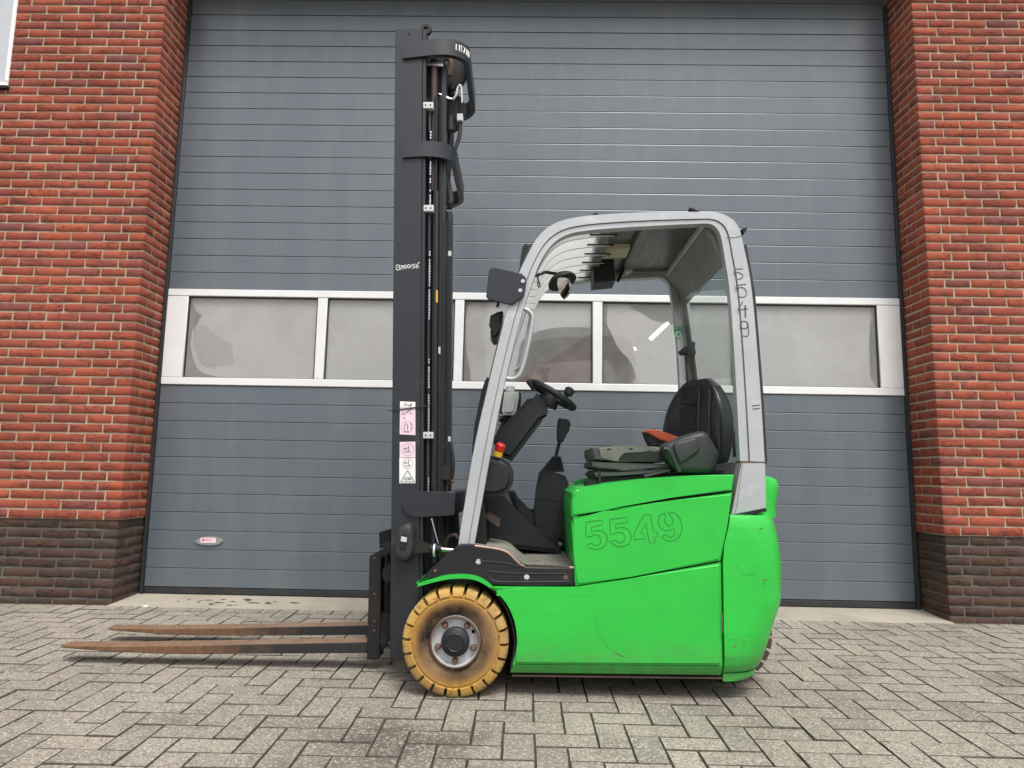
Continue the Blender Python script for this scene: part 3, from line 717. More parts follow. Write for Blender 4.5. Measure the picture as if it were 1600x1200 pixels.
# --- battery side door with the scratched number
door_pts = [(893, 809), (945, 801.5), (966, 794), (1050, 782), (1145, 770), (1136, 823), (1126.5, 876), (985, 901.5), (899.5, 915.5), (896, 860)]
b = NB(); prism(b, door_pts, YN, YN + .06, .009, 3); side = tp("battery_door", b, M_GREEN)
def digit_crop(pts, o, s): return [(o[0] + a / s, o[1] + c / s) for a, c in pts]
D5a = [(140, 320), (250, 303), (360, 288), (372, 355), (290, 372), (215, 390), (212, 455), (250, 440), (300, 432), (380, 450), (425, 500), (438, 570), (400, 650), (330, 690), (240, 697), (175, 665), (148, 630), (225, 610), (255, 640), (310, 642), (345, 600), (345, 550), (310, 502), (250, 492), (205, 520), (135, 525), (138, 420), (140, 320)]
D5b = [(470, 280), (580, 265), (700, 250), (718, 318), (630, 332), (550, 350), (550, 410), (620, 387), (700, 405), (755, 455), (770, 540), (730, 625), (640, 662), (560, 650), (495, 612), (465, 585), (545, 565), (580, 597), (630, 607), (675, 560), (680, 510), (645, 467), (580, 457), (540, 480), (475, 485), (472, 380), (470, 280)]
D4 = [(805, 480), (870, 350), (945, 225), (985, 208), (1030, 210), (1055, 330), (1078, 450), (1125, 452), (1138, 512), (1085, 530), (1100, 600), (1020, 612), (995, 470), (968, 335), (925, 410), (890, 475), (945, 475), (965, 547), (810, 558), (803, 510), (805, 480)]
D9 = [(1230, 185), (1245, 240), (1228, 285), (1240, 335), (1290, 372), (1335, 352), (1350, 305), (1335, 260), (1295, 215), (1283, 180), (1340, 178), (1400, 215), (1450, 280), (1472, 370), (1468, 440), (1440, 520), (1370, 575), (1280, 582), (1220, 552), (1188, 515), (1265, 485), (1290, 520), (1340, 527), (1372, 480), (1360, 400), (1300, 436), (1220, 430), (1160, 382), (1136, 300), (1168, 220), (1230, 185)]
for D in (D5a, D5b, D4, D9):
    b = NB(); ribbon(b, xz(digit_crop(D, (900, 780), 8.889), YN), .0020, YN - .0012); tp("number_outline", b, M_INKG, side, smooth=False, normals=False)
for pts, wd in (([(928.7, 959.5), (933.5, 985), (944.5, 1004), (957, 1016.5), (974.6, 1026)], .0013), ([(962, 1021), (976, 1027)], .0030), ([(880, 929), (905, 931), (925, 930.5)], .0010), ([(1128.5, 958), (1129.3, 975), (1129.6, 990)], .003)):
    b = NB(); ribbon(b, xz([tuple(q) for q in cr(pts, 4)], YN), wd, YN - .0008); tp("scratch_mark", b, M_SCR if wd != .003 else M_RUST, skirt, smooth=False, normals=False)
# --- hood (battery cover), full width
hood_pts = [(893, 806.5)] + [(893, 785)] + [tuple(p) for p in cr([(896, 772), (903, 765), (912, 762)], 4)] + [(960, 754.5), (1030, 747), (1090, 743), (1147, 741.5), (1143.5, 766), (1050, 777.5), (966, 790), (945, 797.5)]
b = NB(); prism(b, hood_pts, YN, YFAR, .006, 2, True); hood = tp("hood", b, M_GREEN)
b = NB(); prism(b, [(899, 800), (1130, 760), (1122, 890), (905, 910)], YN + .03, YFAR - .03, ref=YN); tp("battery_box", b, M_DARK)
ppart("hood_front", [(894, 806), (894, 770), (903, 762), (900, 900), (898, 912)], YN + .012, YFAR, M_GREEN, bev=.004)
ppart("hood_latch", [(889, 807), (893.5, 807), (895, 810), (896.5, 813.5), (892, 811)], YN - .001, YN + .03, M_DARK)
# --- counterweight: stacked plan sections with rounded rear corners
def cwring(z, xf, xr, yn, yf, r, n=8):
    pts = [Vector((xf, yf, z)), Vector((xf, yn, z))]
    for k in range(n + 1):
        a = -pi / 2 + pi / 2 * k / n; pts.append(Vector((xr - r + r * cos(a), yn + r + r * sin(a), z)))
    for k in range(n + 1):
        a = pi / 2 * k / n; pts.append(Vector((xr - r + r * cos(a), yf - r + r * sin(a), z)))
    return pts
YS = YN + .07
def cwx(u, v): return W(u, v, YS).x
xf = W(1131.5, 1000, YN).x
rows = [(1058, 1193, .045, 1133), (1050, 1198, .02, 1133), (1038, 1201.5, .006, 1133), (1020, 1207, 0, 1132.5), (980, 1219, 0, 1131.5), (950, 1228.5, 0, 1131), (940, 1230, 0, 1131), (905, 1230.5, 0, 1130.5), (880, 1230, 0, 1130), (850, 1226, 0, 1132), (826, 1221, 0, 1138), (812, 1217, .004, 1141), (805, 1214.5, .012, 1142)]
b = NB(); loft(b, [cwring(W(1130, v, YN).z, W(xl, v, YN).x, cwx(u, v), YN + i, YFAR - i, .17) for v, u, i, xl in rows])
cw = tp("counterweight", b, M_GREENC, ang=50)
b = NB(); loft(b, [cwring(W(1130, v, YN).z, W(1134, v, YN).x, cwx(u, v), YN + .035, YFAR - .035, .15) for v, u in ((1069, 1184), (1063, 1192), (1056, 1192))]); tp("foot", b, M_GREENC, cw)
rows = [(808, 1214.5, 1180), (790, 1213.5, 1180), (768, 1217.5, 1182), (756, 1218.5, 1182), (748, 1215, 1182), (743, 1207, 1183)]
b = NB(); loft(b, [cwring(W(1130, v, YN + .10).z, W(xl, v, YN + .12).x, W(u, v, YN + .17).x, YN + .10 + (.02 if v < 746 else 0), YFAR - .10, .10) for v, u, xl in rows]); tp("rear_cowl", b, M_GREENC, cw, ang=50)
for pts in ([(1150, 882), (1156, 893), (1165, 899), (1176, 896), (1184, 899)], [(1136, 1001), (1146, 998), (1153, 1001), (1158, 997), (1166, 1006)], [(1168, 990), (1175, 996), (1180, 995)], [(1190, 955), (1198, 947), (1204, 952)]):
    b = NB(); ribbon(b, xz([tuple(q) for q in cr(pts, 4)], YN), .0022, YN - .0006); tp("paint_crack", b, M_SCR, cw, smooth=False, normals=False)
for u, v in ((1190, 826), (1148, 1010), (1196, 906), (1140, 1046)):
    b = NB(); prism(b, cr([(u - 2.2, v), (u - .5, v - 1.6), (u + 2, v - .4), (u + .8, v + 1.4)], 3, True), YN - .0006, YN + .002); tp("rust_spot", b, M_RUST, cw, smooth=False)
# seam between skirt and counterweight (vertical slot) is left open and dark: the core shows through
# --- rear wheels (twin, under the counterweight)
def tyre_bm(c, R, wdt, n=22):
    b = NB(); prof_l = [(.100, .030), (.106, .018), (.121, .010), (.127, .007), (.150, .002), (.166, .002), (.169, .006), (.173, .006), (.177, .001), (.196, .004), (.206, .012), (R, .022), (R, wdt - .022), (.200, wdt - .004), (.150, wdt), (.10, wdt - .03)]
    prof_g = [(.100, .030), (.106, .018), (.121, .010), (.127, .007), (.150, .002), (.166, .002), (.169, .006), (.173, .006), (.177, .006), (.181, .020), (.183, .030), (.190, .050), (.190, wdt - .05), (.183, wdt - .02), (.150, wdt), (.10, wdt - .03)]
    k_ = R / .211; rings = []
    for i in range(n):
        a0 = 2 * pi * i / n; st = 2 * pi / n
        for fr_, pf in ((.0, prof_l), (.28, prof_l), (.56, prof_l), (.77, prof_l), (.80, prof_g), (.97, prof_g)):
            a = a0 + st * fr_; rings.append([b.verts.new((c[0] + r * k_ * cos(a), c[1] + t, c[2] + r * k_ * sin(a))) for r, t in pf])
    m = len(prof_l)
    for i in range(len(rings)):
        A, B = rings[i], rings[(i + 1) % len(rings)]
        for j in range(m): b.faces.new((A[j], A[(j + 1) % m], B[(j + 1) % m], B[j]))
    return b
def wheel(c, R, wdt, detail=True, flip=False, mt=None):
    b = tyre_bm(c, R, wdt); 
    hub = NB(); lathe(hub, [(.03, .028), (.058, .028), (.060, .034), (.084, .036), (.090, .026), (.094, .008), (.099, .006), (.101, .012), (.101, wdt - .03), (.03, wdt - .03)], c, seg=48)
    if flip:
        for bb in (b, hub):
            for v in bb.verts: v.co.y = 2 * c[1] - v.co.y
    wh = tp("wheel", hub, M_RIM); tp("tyre", b, mt or M_TYRE, wh, ang=30)
    if not detail: return wh
    b = NB(); lathe(b, [(.093, .007), (.095, .0035), (.099, .0035), (.1015, .010)], c, seg=48, close=True); tp("rim_edge", b, M_RUST, wh)
    b = NB(); lathe(b, [(.001, -.004), (.030, -.003), (.033, -.0055), (.036, -.003), (.050, .000), (.056, .006), (.057, .030), (.001, .030)], c, seg=40); tp("hub_cap", b, M_BLK, wh)
    for k in range(5):
        a = -pi / 2 + 2 * pi * k / 5; q = (c[0] + .0745 * cos(a), c[1], c[2] + .0745 * sin(a))
        b = NB(); lathe(b, [(.001, .012), (.0075, .012), (.0095, .016), (.0125, .024), (.0135, .036), (.001, .036)], q, seg=10); tp("wheel_nut", b, M_RUST, wh)
    a = R_(28); q = (c[0] + .079 * cos(a), c[1], c[2] + .079 * sin(a)); b = NB(); lathe(b, [(.0075, .0335), (.001, .0335), (.001, .040), (.0075, .040)], q, seg=12); tp("valve_hole", b, M_DARK, wh)
    return wh
RW = .2115
wheel((W(711, 1004, -1.86).x, -1.862, GZ(-1.80) + RW), RW, .165)
wheel((W(711, 1004, -1.86).x, -.90, GZ(-.97) + RW), RW, .165, True, True)
xr_ = W(1211, 1000, -1.58).x - .2
for yw_ in (-1.60, -1.40):
    wheel((xr_ - .01, yw_, GZ(yw_) + .2), .2, .15, False, mt=M_TYRED)
# --- black step panel and fender
step = [(656, 907), (672, 890), (712, 855), (718, 851), (735, 851.5), (742, 852.5), (775, 857), (788, 860.5), (797, 866), (808, 877), (818, 884), (830, 886), (897.5, 886.5), (898, 915), (830, 916), (768, 914), (748, 903), (724, 896), (690, 897), (668, 903)]
b = NB(); prism(b, step, YN + .012, YN + .07, .006, 2); stp = tp("step_panel", b, M_BLK)
b = NB()
for pts in ([(745, 876), (795, 881), (812, 885), (890, 886.5)], [(760, 899), (772, 908), (800, 909.5), (890, 909)], [(765, 893), (800, 896), (885, 897)]):
    tube(b, [(x, YN + .012, z) for x, z in xz(cr(pts, 4), YN + .01)], .003, 6)
tp("pressed_rib", b, M_BLK, stp)
b = NB(); tube(b, [(x, YN + .014, z) for x, z in xz(cr([(742, 853), (775, 857.5), (788, 861), (797, 866.5), (808, 877.5), (818, 884.5), (830, 886.5), (897, 887)], 4), YN + .01)], .0045, 6); tp("worn_edge", b, M_COPPER, stp)
for u, v in ((747.5, 877.5), (823, 901.5), (884, 902)):
    p = W(u, v, YN + .012); b = NB(); lathe(b, [(.001, -.003), (.006, -.003), (.0065, 0), (.0105, -.001), (.011, .003), (.001, .003)], (p.x, YN + .012, p.z), seg=16); tp("bolt", b, M_ZINC if u < 880 else M_RUST, stp)
p = W(680, 892, YN + .012); b = NB(); lathe(b, [(.001, -.005), (.006, -.004), (.008, .002), (.001, .002)], (p.x, YN + .012, p.z), seg=12); tp("bolt", b, M_RUST, stp)
fo = cr([(648, 913), (668, 907), (695, 899.5), (722, 897.5), (742, 900), (758, 907), (770, 917)], 4); fi = cr([(651, 917), (668, 912.5), (695, 906), (722, 904), (740, 906), (755, 912), (767, 920)], 4)
fo = [(655, 906), (650, 911)] + [tuple(q) for q in fo[1:]]; 
b = NB(); prism(b, fo + [tuple(q) for q in fi[::-1]], YN - .006, YN + .18, .004, 2); tp("fender", b, M_GREEN)
b = NB(); prism(b, [(897, 917.5), (765, 916.5), (775, 919.5), (897, 919.5)], YN + .004, YN + .06, 0); tp("step_sill", b, M_GREEN)
# --- floor with worn mat
flo = [(738, 853), (775, 858.5), (788, 862), (797, 867), (808, 878), (818, 885.5), (896, 886), (896, 905), (738, 905)]
b = NB(); prism(b, flo, YN + .072, YFAR - .07, .004, 1, ref=YN + .012); tp("floor", b, M_MAT)
b = NB()
for r_ in range(3):
    for k in range(8):
        x0 = W(822, 885, YN).x + .028 * k; y = YN + .085 + r_ * .035
        if x0 < W(890, 885, YN).x: z = W(850, 886, YN + .012).z; box(b, (x0, y, z - .002), (x0 + .019, y + .022, z + .003), .001)
tp("tread_studs", b, M_MAT, bpy.data.objects["floor"], kind='stuff')
# --- front cowl inside the cab, console, pedals
ppart("front_cowl", [(748, 778), (772, 772), (794, 770), (801, 790), (812, 812), (838, 826), (872, 845), (878, 866), (742, 850)], -1.40, -.96, M_BLK, bev=.02)
ppart("front_bulkhead", [(738, 776), (752, 770), (758, 800), (760, 852), (728, 858), (734, 800)], -1.72, -.96, M_DARK, bev=.004)
b = NB(); prism(b, [(794, 768), (803, 768), (812, 785), (824, 798), (838, 800), (842, 830), (820, 818), (806, 800)], -1.28, -1.0, .012, 2); tp("cowl_shroud", b, M_BLK)
con = ppart("control_console", [(844, 737), (858, 734), (868, 738), (884, 744), (889, 756), (890, 775), (888, 852), (846, 838), (832, 826), (836, 790), (839, 762)], -1.30, -1.02, M_BLK, bev=.016)
ppart("console_seam", [(838, 777), (878, 783.5), (878, 785), (838, 778.5)], -1.3025, -1.2, M_DARK, con)
b = NB(); p0 = W(863, 737, -1.2); p1 = W(870, 713, -1.2)
pr_ = []
for k in range(15):
    t = k / 14; r = .060 * (1 - t) + .020 * t + (.0045 if k % 2 else -.002); pr_.append((p0.lerp(p1, t), r))
rings = []
for c, r in pr_: rings.append([Vector((c.x + r * cos(2 * pi * q / 20), c.y + r * sin(2 * pi * q / 20), c.z)) for q in range(20)])
loft(b, rings); tp("lever_gaiter", b, M_BLK, con)
b = NB(); tube(b, [W(868, 716, -1.2), W(873, 695, -1.2), W(878, 678, -1.2)], .0085, 8); lv = tp("joystick", b, M_STEEL)
b = NB(); prism(b, [(871, 688), (870.5, 671), (872, 656), (874, 652.5), (879, 654), (881, 658), (884, 654.5), (889, 656), (892, 662), (889, 674), (882, 682), (880, 690), (874, 692)], -1.235, -1.165, .012, 3, True); tp("joystick_grip", b, M_BLK, lv)
ppart("pedal", [(760, 803), (764, 802), (781, 812), (780, 824), (776, 822), (759, 810)], -1.62, -1.52, M_RUST, bev=.003)
b = NB(); tube(b, [W(762, 806, -1.57), W(752, 790, -1.57), W(748, 775, -1.57)], .012, 8); tp("pedal_arm", b, M_DARK, bpy.data.objects["pedal"])
# --- steering column
YSC = -1.42
colp = [(768, 686), (824.5, 622), (842, 621), (849, 614.5), (858, 623), (859, 629.5), (849.5, 643), (848, 655), (799, 720), (780, 712)]
b = NB(); prism(b, colp, YSC - .085, YSC + .085, .022, 3, True); colo = tp("steering_column", b, M_BLK)
b = NB(); ribbon(b, xz([(826, 654), (788, 700)], YSC - .0855), .002, YSC - .0865); tp("moulding_line", b, M_STEEL, colo, smooth=False)
p0, p1 = W(832, 598, YSC), W(896, 637, YSC); cen = (p0 + p1) / 2; dx = (p1 - p0).normalized(); ny = Vector((0, 1, 0)); ax = dx.cross(ny).normalized()
if ax.z < 0: ax = -ax
Rr = (p1 - p0).length / 2
b = NB(); tube(b, [cen + dx * Rr * cos(a) + ny * Rr * sin(a) for a in [2 * pi * k / 40 for k in range(40)]], .0155, 10, True)
for a in (R_(90), R_(210), R_(330)):
    tube(b, [cen - ax * .02, cen + (dx * cos(a) + ny * sin(a)) * (Rr - .004)], [.022, .011], 8)
tube(b, [cen - ax * .055, cen + ax * .004], [.05, .04], 16)
sw = tp("steering_wheel", b, M_BLK)
k0 = cen + dx * (Rr * .50) - ny * Rr * .86
b = NB(); tube(b, [k0, k0 + ax * .02, k0 + ax * .028, k0 + ax * .052, k0 + ax * .062], [.008, .010, .022, .024, .012], 12); tp("spinner_knob", b, M_BLK, sw)
k1 = cen - dx * Rr * 1.03 - ax * .01; b = NB(); tube(b, [k1 + dx * .03 - ax * .02 - ny * .05, k1 - dx * .012 - ny * .055, k1 - dx * .02 - ny * .055], [.010, .014, .010], 10); tp("direction_switch", b, M_BLK, sw)
# knee panel and emergency stop
kn = ppart("knee_panel", [(748, 716), (766, 712), (785, 716), (796, 723), (802, 738), (801, 756), (794, 769), (774, 776), (748, 775)], -1.73, -1.56, M_BLK, bev=.022, seg=3)
es = W(777, 712, -1.70); axs = Vector((.30, -.25, .9)).normalized()
b = NB(); tube(b, [es, es + axs * .022], [.021, .020], 16); e_ = tp("emergency_stop", b, M_YEL)
b = NB(); tube(b, [es + axs * .022, es + axs * .028, es + axs * .05, es + axs * .056], [.015, .021, .021, .016], 16); tp("stop_button", b, M_RED, e_)
# washer bottle on the cowl
bo = ppart("fluid_bottle", [(788, 612), (809, 611), (811, 617), (807, 641), (803, 648), (788, 648), (784, 642)], -1.36, -1.24, M_WHITEP, bev=.014, backbev=True)
b = NB(); c = W(797, 611, -1.30); tube(b, [c - Vector((0, 0, .004)), c + Vector((0, 0, .022))], .022, 14); tp("cap", b, M_WHITEP, bo)
for u in (785.5, 811.5):
    b = NB(); tube(b, [W(u, 614, -1.30), W(u, 628, -1.30), W(u - 3, 646, -1.30)], .009, 8); tp("strap", b, M_RUB, bo)
b = NB(); tube(b, [W(780, 655, -1.30), W(800, 653, -1.30)], .016, 10); tube(b, [W(790, 655, -1.3), W(778, 680, -1.3)], .012, 8); tp("bottle_bracket", b, M_STEEL, bo)
# --- overhead guard
GP = [((709.5, 895.5), (733, 895.5)), ((724, 800), (750, 800)), ((741, 700), (768, 700)), ((763.5, 600), (788, 600)), ((788, 500), (812.5, 500)), ((806, 440), (832, 440)), ((820, 407), (843, 411)), ((840, 371), (861, 383)), ((865, 350), (886, 366)), ((900, 339.5), (921, 359)), ((950, 334.5), (977, 354.5)), ((1020, 331.5), (1030, 351.5)), ((1090, 331), (1084, 349)), ((1119, 332), (1107, 348.5)), ((1139, 339), (1119, 354)), ((1153, 353), (1127, 369)), ((1161.5, 382), (1134, 408)), ((1175, 457), (1142.5, 470)), ((1187.5, 603), (1151.5, 612)), ((1195, 722), (1157, 720))]
def guard_xz():
    q = cr([(*a, *c) for a, c in GP], 5) if False else None
    out = []
    A = cr([a for a, c in GP], 5); Cc = cr([c for a, c in GP], 5)
    return [((W(a.x, a.y, GY0).x, W(a.x, a.y, GY0).z), (W(c.x, c.y, GY0).x, W(c.x, c.y, GY0).z)) for a, c in zip(A, Cc)]
GXZ = guard_xz()
def lerp2(a, c, t): return (a[0] + (c[0] - a[0]) * t, a[1] + (c[1] - a[1]) * t)
def band(b, t0, t1, y0, y1, i0=0, i1=None):
    L = GXZ[i0:i1]; rings = []
    for a, c in L:
        p, q = lerp2(a, c, t0), lerp2(a, c, t1); rings.append([Vector((p[0], y0, p[1])), Vector((q[0], y0, q[1])), Vector((q[0], y1, q[1])), Vector((p[0], y1, p[1]))])
    loft(b, rings)
def guard_side(y, s):             # s: +1 the profile goes inwards from y towards +y
    b = NB(); band(b, 0, .60, y, y + s * .060); band(b, .66, 1.0, y + s * .006, y + s * .055); band(b, .58, .68, y + s * .014, y + s * .050)
    es = [e for e in b.edges if len(e.link_faces) == 2 and e.calc_face_angle(0) > 1.2 and all(abs(v.co.y - y) < .001 for v in e.verts)]
    bmesh.ops.bevel(b, geom=es, offset=.004, segments=2, affect='EDGES')
    return b
guard = tp("overhead_guard", guard_side(GY0, 1), M_SILVER, ang=30)
b = guard_side(GYF, -1)
for v in b.verts: v.co.x -= .045
tp("guard_frame", b, M_SILVER, guard, ang=30)
for y0, y1 in ((GY0, GY0 + .065), (GYF - .065, GYF)):
    b = NB(); prism(b, [(1157.5, 722.5), (1195.5, 722.5), (1196, 760), (1197, 794), (1142, 805)], y0 - .001, y1, .003, 2, True, ref=GY0); tp("pillar_foot", b, M_SILVER, guard)
    b = NB(); prism(b, [(1156, 720), (1196, 721.5), (1196, 723), (1157, 723)], y0 - .0018, y1, 0, ref=GY0); tp("weld_seam", b, M_RUST, guard, smooth=False)
b = NB(); prism(b, [(1141, 805.5), (1197.5, 794.5), (1198, 799), (1142, 810)], GY0 + .001, GY0 + .075, 0); tp("foot_gasket", b, M_DARK, guard, smooth=False)
b = NB(); prism(b, [(1163, 383), (1167, 383), (1180, 457), (1192, 603), (1199, 720), (1198, 725), (1195.3, 722), (1188, 603), (1175.5, 457)], GY0 + .02, GY0 + .06); tp("rear_gasket", b, M_RUB, guard, smooth=False)
b = NB(); ribbon(b, xz([(1158, 723), (1142, 803)], GY0), .0035, GY0 - .0022); ribbon(b, xz([(1160, 724), (1151, 790), (1148, 802)], GY0), .0018, GY0 - .0022); tp("rust_line", b, M_RUST, guard, smooth=False, normals=False)
b = NB(); ribbon(b, xz([(1134, 371.5), (1147, 371.5), (1159, 368.5)], GY0), .003, GY0 - .0012); tp("rust_line", b, M_RUST, guard, smooth=False, normals=False)
# handwritten number on the rear pillar
def strokes(name, S_, o, s, wd, y, m, parent):
    b = NB()
    for st in S_:
        if isinstance(st, tuple): st, k = st
        else: k = 1
        ribbon(b, xz(digit_crop([tuple(q) for q in cr(st, 4)] if len(st) > 2 else st, o, s), y), wd * k, y - .0014)
    return tp(name, b, m, parent, smooth=False, normals=False)
H5 = [[(265, 172), (160, 176), (152, 232), (200, 222), (250, 248), (256, 288), (212, 310), (150, 300)]]
for S_ in ([[(265, 172), (160, 176)], ([(160, 176), (152, 228)], 1.2), [(152, 230), (200, 222), (250, 248), (256, 288), (212, 310), (150, 300)]],
           [[(305, 378), (185, 392)], ([(185, 388), (184, 436)], 2.2), [(184, 436), (250, 420), (306, 465), (302, 530), (250, 556), (195, 525)]],
           [([(262, 612), (196, 722)], 1.1), [(196, 722), (330, 708)], ([(294, 660), (298, 826)], 1.7)],
           [([(312, 885), (262, 874), (238, 922), (248, 962), (290, 972), (325, 950), (328, 905), (306, 880)], 1.1), [(326, 900), (338, 980), (338, 1040), (316, 1076), (252, 1066)]]):
    strokes("handwritten_digit", S_, (1130, 400), 8.57, .0042, GY0, M_PENCIL, guard)
strokes("scratch_mark", [[(1175 * 1.0, 634), (1187, 633)], [(1176, 639), (1187, 638)]], (0, 0), 1, .0035, GY0, M_INK, guard)
# roof: planks in front, tinted sheet behind, beams across
i0, i1 = 29, 50
RY0, RY1 = GY0 + .062, GYF - .062
for k in range(6):                       # upright blades running lengthwise in the front curve of the roof
    y = RY0 + .045 + k * (RY1 - RY0 - .06) / 5.2
    b = NB(); L = GXZ[i0:i1]; rings = []
    for a, c in L:
        p, q = lerp2(a, c, .10), lerp2(a, c, .98); rings.append([Vector((p[0], y, p[1])), Vector((q[0], y, q[1])), Vector((q[0], y + .010, q[1])), Vector((p[0], y + .010, p[1]))])
    loft(b, rings); sl_ = tp("roof_blade", b, M_ROOF, guard, ang=30)
    a, c = GXZ[i1 - 4]; p = lerp2(a, c, .75); a, c = GXZ[i1 - 1]; q = lerp2(a, c, .98)
    b = NB(); box(b, (p[0], y - .003, p[1] - .004), (q[0] + .015, y + .012, q[1] + .006), .001); tp("blade_end", b, M_DARK, sl_)
b = NB(); rings = []
for a, c in GXZ[i1 - 1:72]:
    p, q = lerp2(a, c, .10), lerp2(a, c, .35); rings.append([Vector((p[0], RY0, p[1])), Vector((q[0], RY0, q[1])), Vector((q[0], RY1, q[1])), Vector((p[0], RY1, p[1]))])
loft(b, rings); tp("roof_sheet", b, M_ROOFD, guard)
def beam(name, u0, u1, v0, v1, m, yy0=None, yy1=None, bev=.004):
    a, c = W(u0, v0, RY0), W(u1, v1, RY0); b = NB(); box(b, (min(a.x, c.x), yy0 or RY0, min(a.z, c.z)), (max(a.x, c.x), yy1 or RY1, max(a.z, c.z)), bev); return tp(name, b, m, guard)
beam("roof_beam", 941, 957, 346, 361, M_ROOFB); beam("roof_beam", 1003, 1021, 343, 358, M_ROOFB)
beam("rear_beam", 1096, 1106, 345, 357, M_ROOF)
b = NB(); prism(b, [(1106, 343), (1120, 349), (1130, 362), (1137, 385), (1141, 404), (1132, 406), (1128, 388), (1120, 372), (1111, 359), (1104, 352)], RY0, RY1, .003, ref=GY0); tp("rear_header", b, M_ROOFB, guard)
b = NB(); prism(b, [(926, 396), (958, 392), (962, 438), (928, 441)], -1.20, -1.04, .006); tp("roof_lamp_box", b, M_BLK, guard)
b = NB(); prism(b, [(945, 380), (985, 380), (985, 388), (945, 390)], -1.45, -1.30, .004); tp("roof_crosspiece", b, M_TANP, guard)
b = NB(); tube(b, cr([W(962, 402, -1.15), W(968, 398, -1.15), W(976, 405, -1.15), W(972, 425, -1.15), W(965, 440, -1.15)], 4), .008, 6); tp("loose_wire", b, M_DARK, guard)
b = NB(); tube(b, cr([W(990, 401, -1.2), W(1005, 399, -1.2), W(1018, 396, -1.2), W(1030, 402, -1.2), W(1037, 395, -1.2)], 4), .009, 6); tp("roof_strap", b, M_DARK, guard)
b = NB(); c = W(975, 426, -1.13); tube(b, [c, c + Vector((.04, 0, .015))], [.018, .012], 10); tp("roof_lamp", b, M_WHITEP, guard)
# black edge of the windscreen along the front pillars, wiper gear
ws = [(738, 712), (741, 690), (757, 620), (776, 540), (796, 470), (811, 420), (822, 395), (828, 380), (832, 382), (826, 399), (816, 424), (803, 458), (786, 512), (768, 580), (750, 660), (740, 712)]
b = NB(); prism(b, ws, GY0 + .004, GY0 + .05); tp("windscreen_gasket", b, M_RUB, guard, smooth=False)
b = NB(); prism(b, ws, GYF - .05, GYF, ref=GY0); tp("windscreen_gasket", b, M_RUB, guard, smooth=False)
ppart("wiper_housing", [(741, 665), (752, 612), (757, 596), (762, 588), (764, 592), (758, 620), (750, 668), (742, 704), (737, 708)], GY0 + .03, GY0 + .12, M_DARK, guard, bev=.004)
ppart("work_light", [(766, 492), (778, 486), (786, 485), (782, 510), (776, 530), (770, 531), (766, 526), (769, 508)], GY0 + .06, GY0 + .20, M_BLK, guard, bev=.014, backbev=True)
ppart("pillar_lug", [(816, 386), (821, 380), (827, 383), (822, 408), (815, 424), (812, 412)], GY0 + .01, GY0 + .06, M_STEEL, guard, bev=.004)
# lamp cover plate with two bolts
pl = ppart("lamp_plate", [(763.5, 425), (766, 419), (773, 417), (800, 424), (815, 427), (822, 434), (822.5, 441), (819, 462), (801, 475.5), (790, 474), (764, 468), (759.5, 463)], GY0 - .018, GY0 - .004, M_MAST, guard, bev=.004)
for u, v in ((817, 439.5), (813, 454)):
    p = W(u, v, GY0 - .018); b = NB(); lathe(b, [(.001, -.006), (.004, -.006), (.0045, -.004), (.0085, -.004), (.009, 0), (.001, 0)], (p.x, p.y, p.z), seg=16); tp("bolt", b, M_CHROME, pl)
ppart("lamp_block", [(768, 420), (810, 428), (806, 468), (768, 462)], GY0 - .0035, GY0 + .06, M_DARK, pl, bev=.004)
b = NB(); tube(b, [W(779, 472, GY0), W(777, 480, GY0)], .006, 6); tp("cable_gland", b, M_DARK, pl)
# grab handle
b = NB(); tube(b, cr([W(817, 482, GY0 + .03), W(826, 486, GY0 + .03), W(832, 494, GY0 + .03), W(831, 508, GY0 + .03), W(824, 545, GY0 + .03), W(816, 575, GY0 + .03), W(810, 587, GY0 + .03), W(801, 592, GY0 + .03), W(791, 591, GY0 + .03)], 5), .0092, 10); tp("grab_handle", b, M_SILVER, guard)
b = NB(); tube(b, cr([W(u, v, GYF - .03) for u, v in ((823, 484), (829, 493), (826, 512), (816, 560), (810, 574), (803, 578))], 5), .009, 10); tp("grab_handle", b, M_SILVER, guard)
# rear view mirror
mc = W(879, 441, -1.45)
b = NB(); ring = []
rings = []
for k in range(7):
    t = k / 6; r = .072 * sin(pi / 2 * (t * .9 + .1)); c = mc + Vector((-.02, 0, .045)) + Vector((.35, -.25, -.9)).normalized() * (.055 * (t)) 
    axm = Vector((.35, -.25, -.9)).normalized(); uu = axm.orthogonal().normalized(); vv = axm.cross(uu)
    rings.append([c + (uu * cos(2 * pi * q / 20) + vv * sin(2 * pi * q / 20)) * r for q in range(20)])
loft(b, rings); mi_ = tp("mirror", b, M_BLK, guard)
cm = mc + Vector((-.02, 0, .045)) + axm * .056
b = NB(); mp = cr([(870, 434), (886, 432), (892, 440), (889, 458), (882, 467), (876, 458)], 4, True); prism(b, mp, -1.50, -1.485, .005, 2); mq = W(881, 450, -1.49); mr_ = Matrix.Translation(mq) @ Matrix.Rotation(R_(38), 4, "X") @ Matrix.Rotation(R_(-20), 4, "Z") @ Matrix.Translation(-mq)
for v in b.verts: v.co = mr_ @ v.co
tp("mirror_glass", b, M_MIRROR, mi_)
b = NB(); tube(b, cr([(W(888, 437, -1.502)), W(893, 446, -1.502), W(889, 459, -1.502), W(882, 467, -1.502)], 4), .004, 6); tp("mirror_rim", b, M_CHROME, mi_)
b = NB(); tube(b, [mc + Vector((-.02, 0, .04)), W(852, 425, -1.45), W(840, 430, -1.6), W(832, 432, GY0 + .03)], .008, 8); tp("mirror_arm", b, M_DARK, mi_)
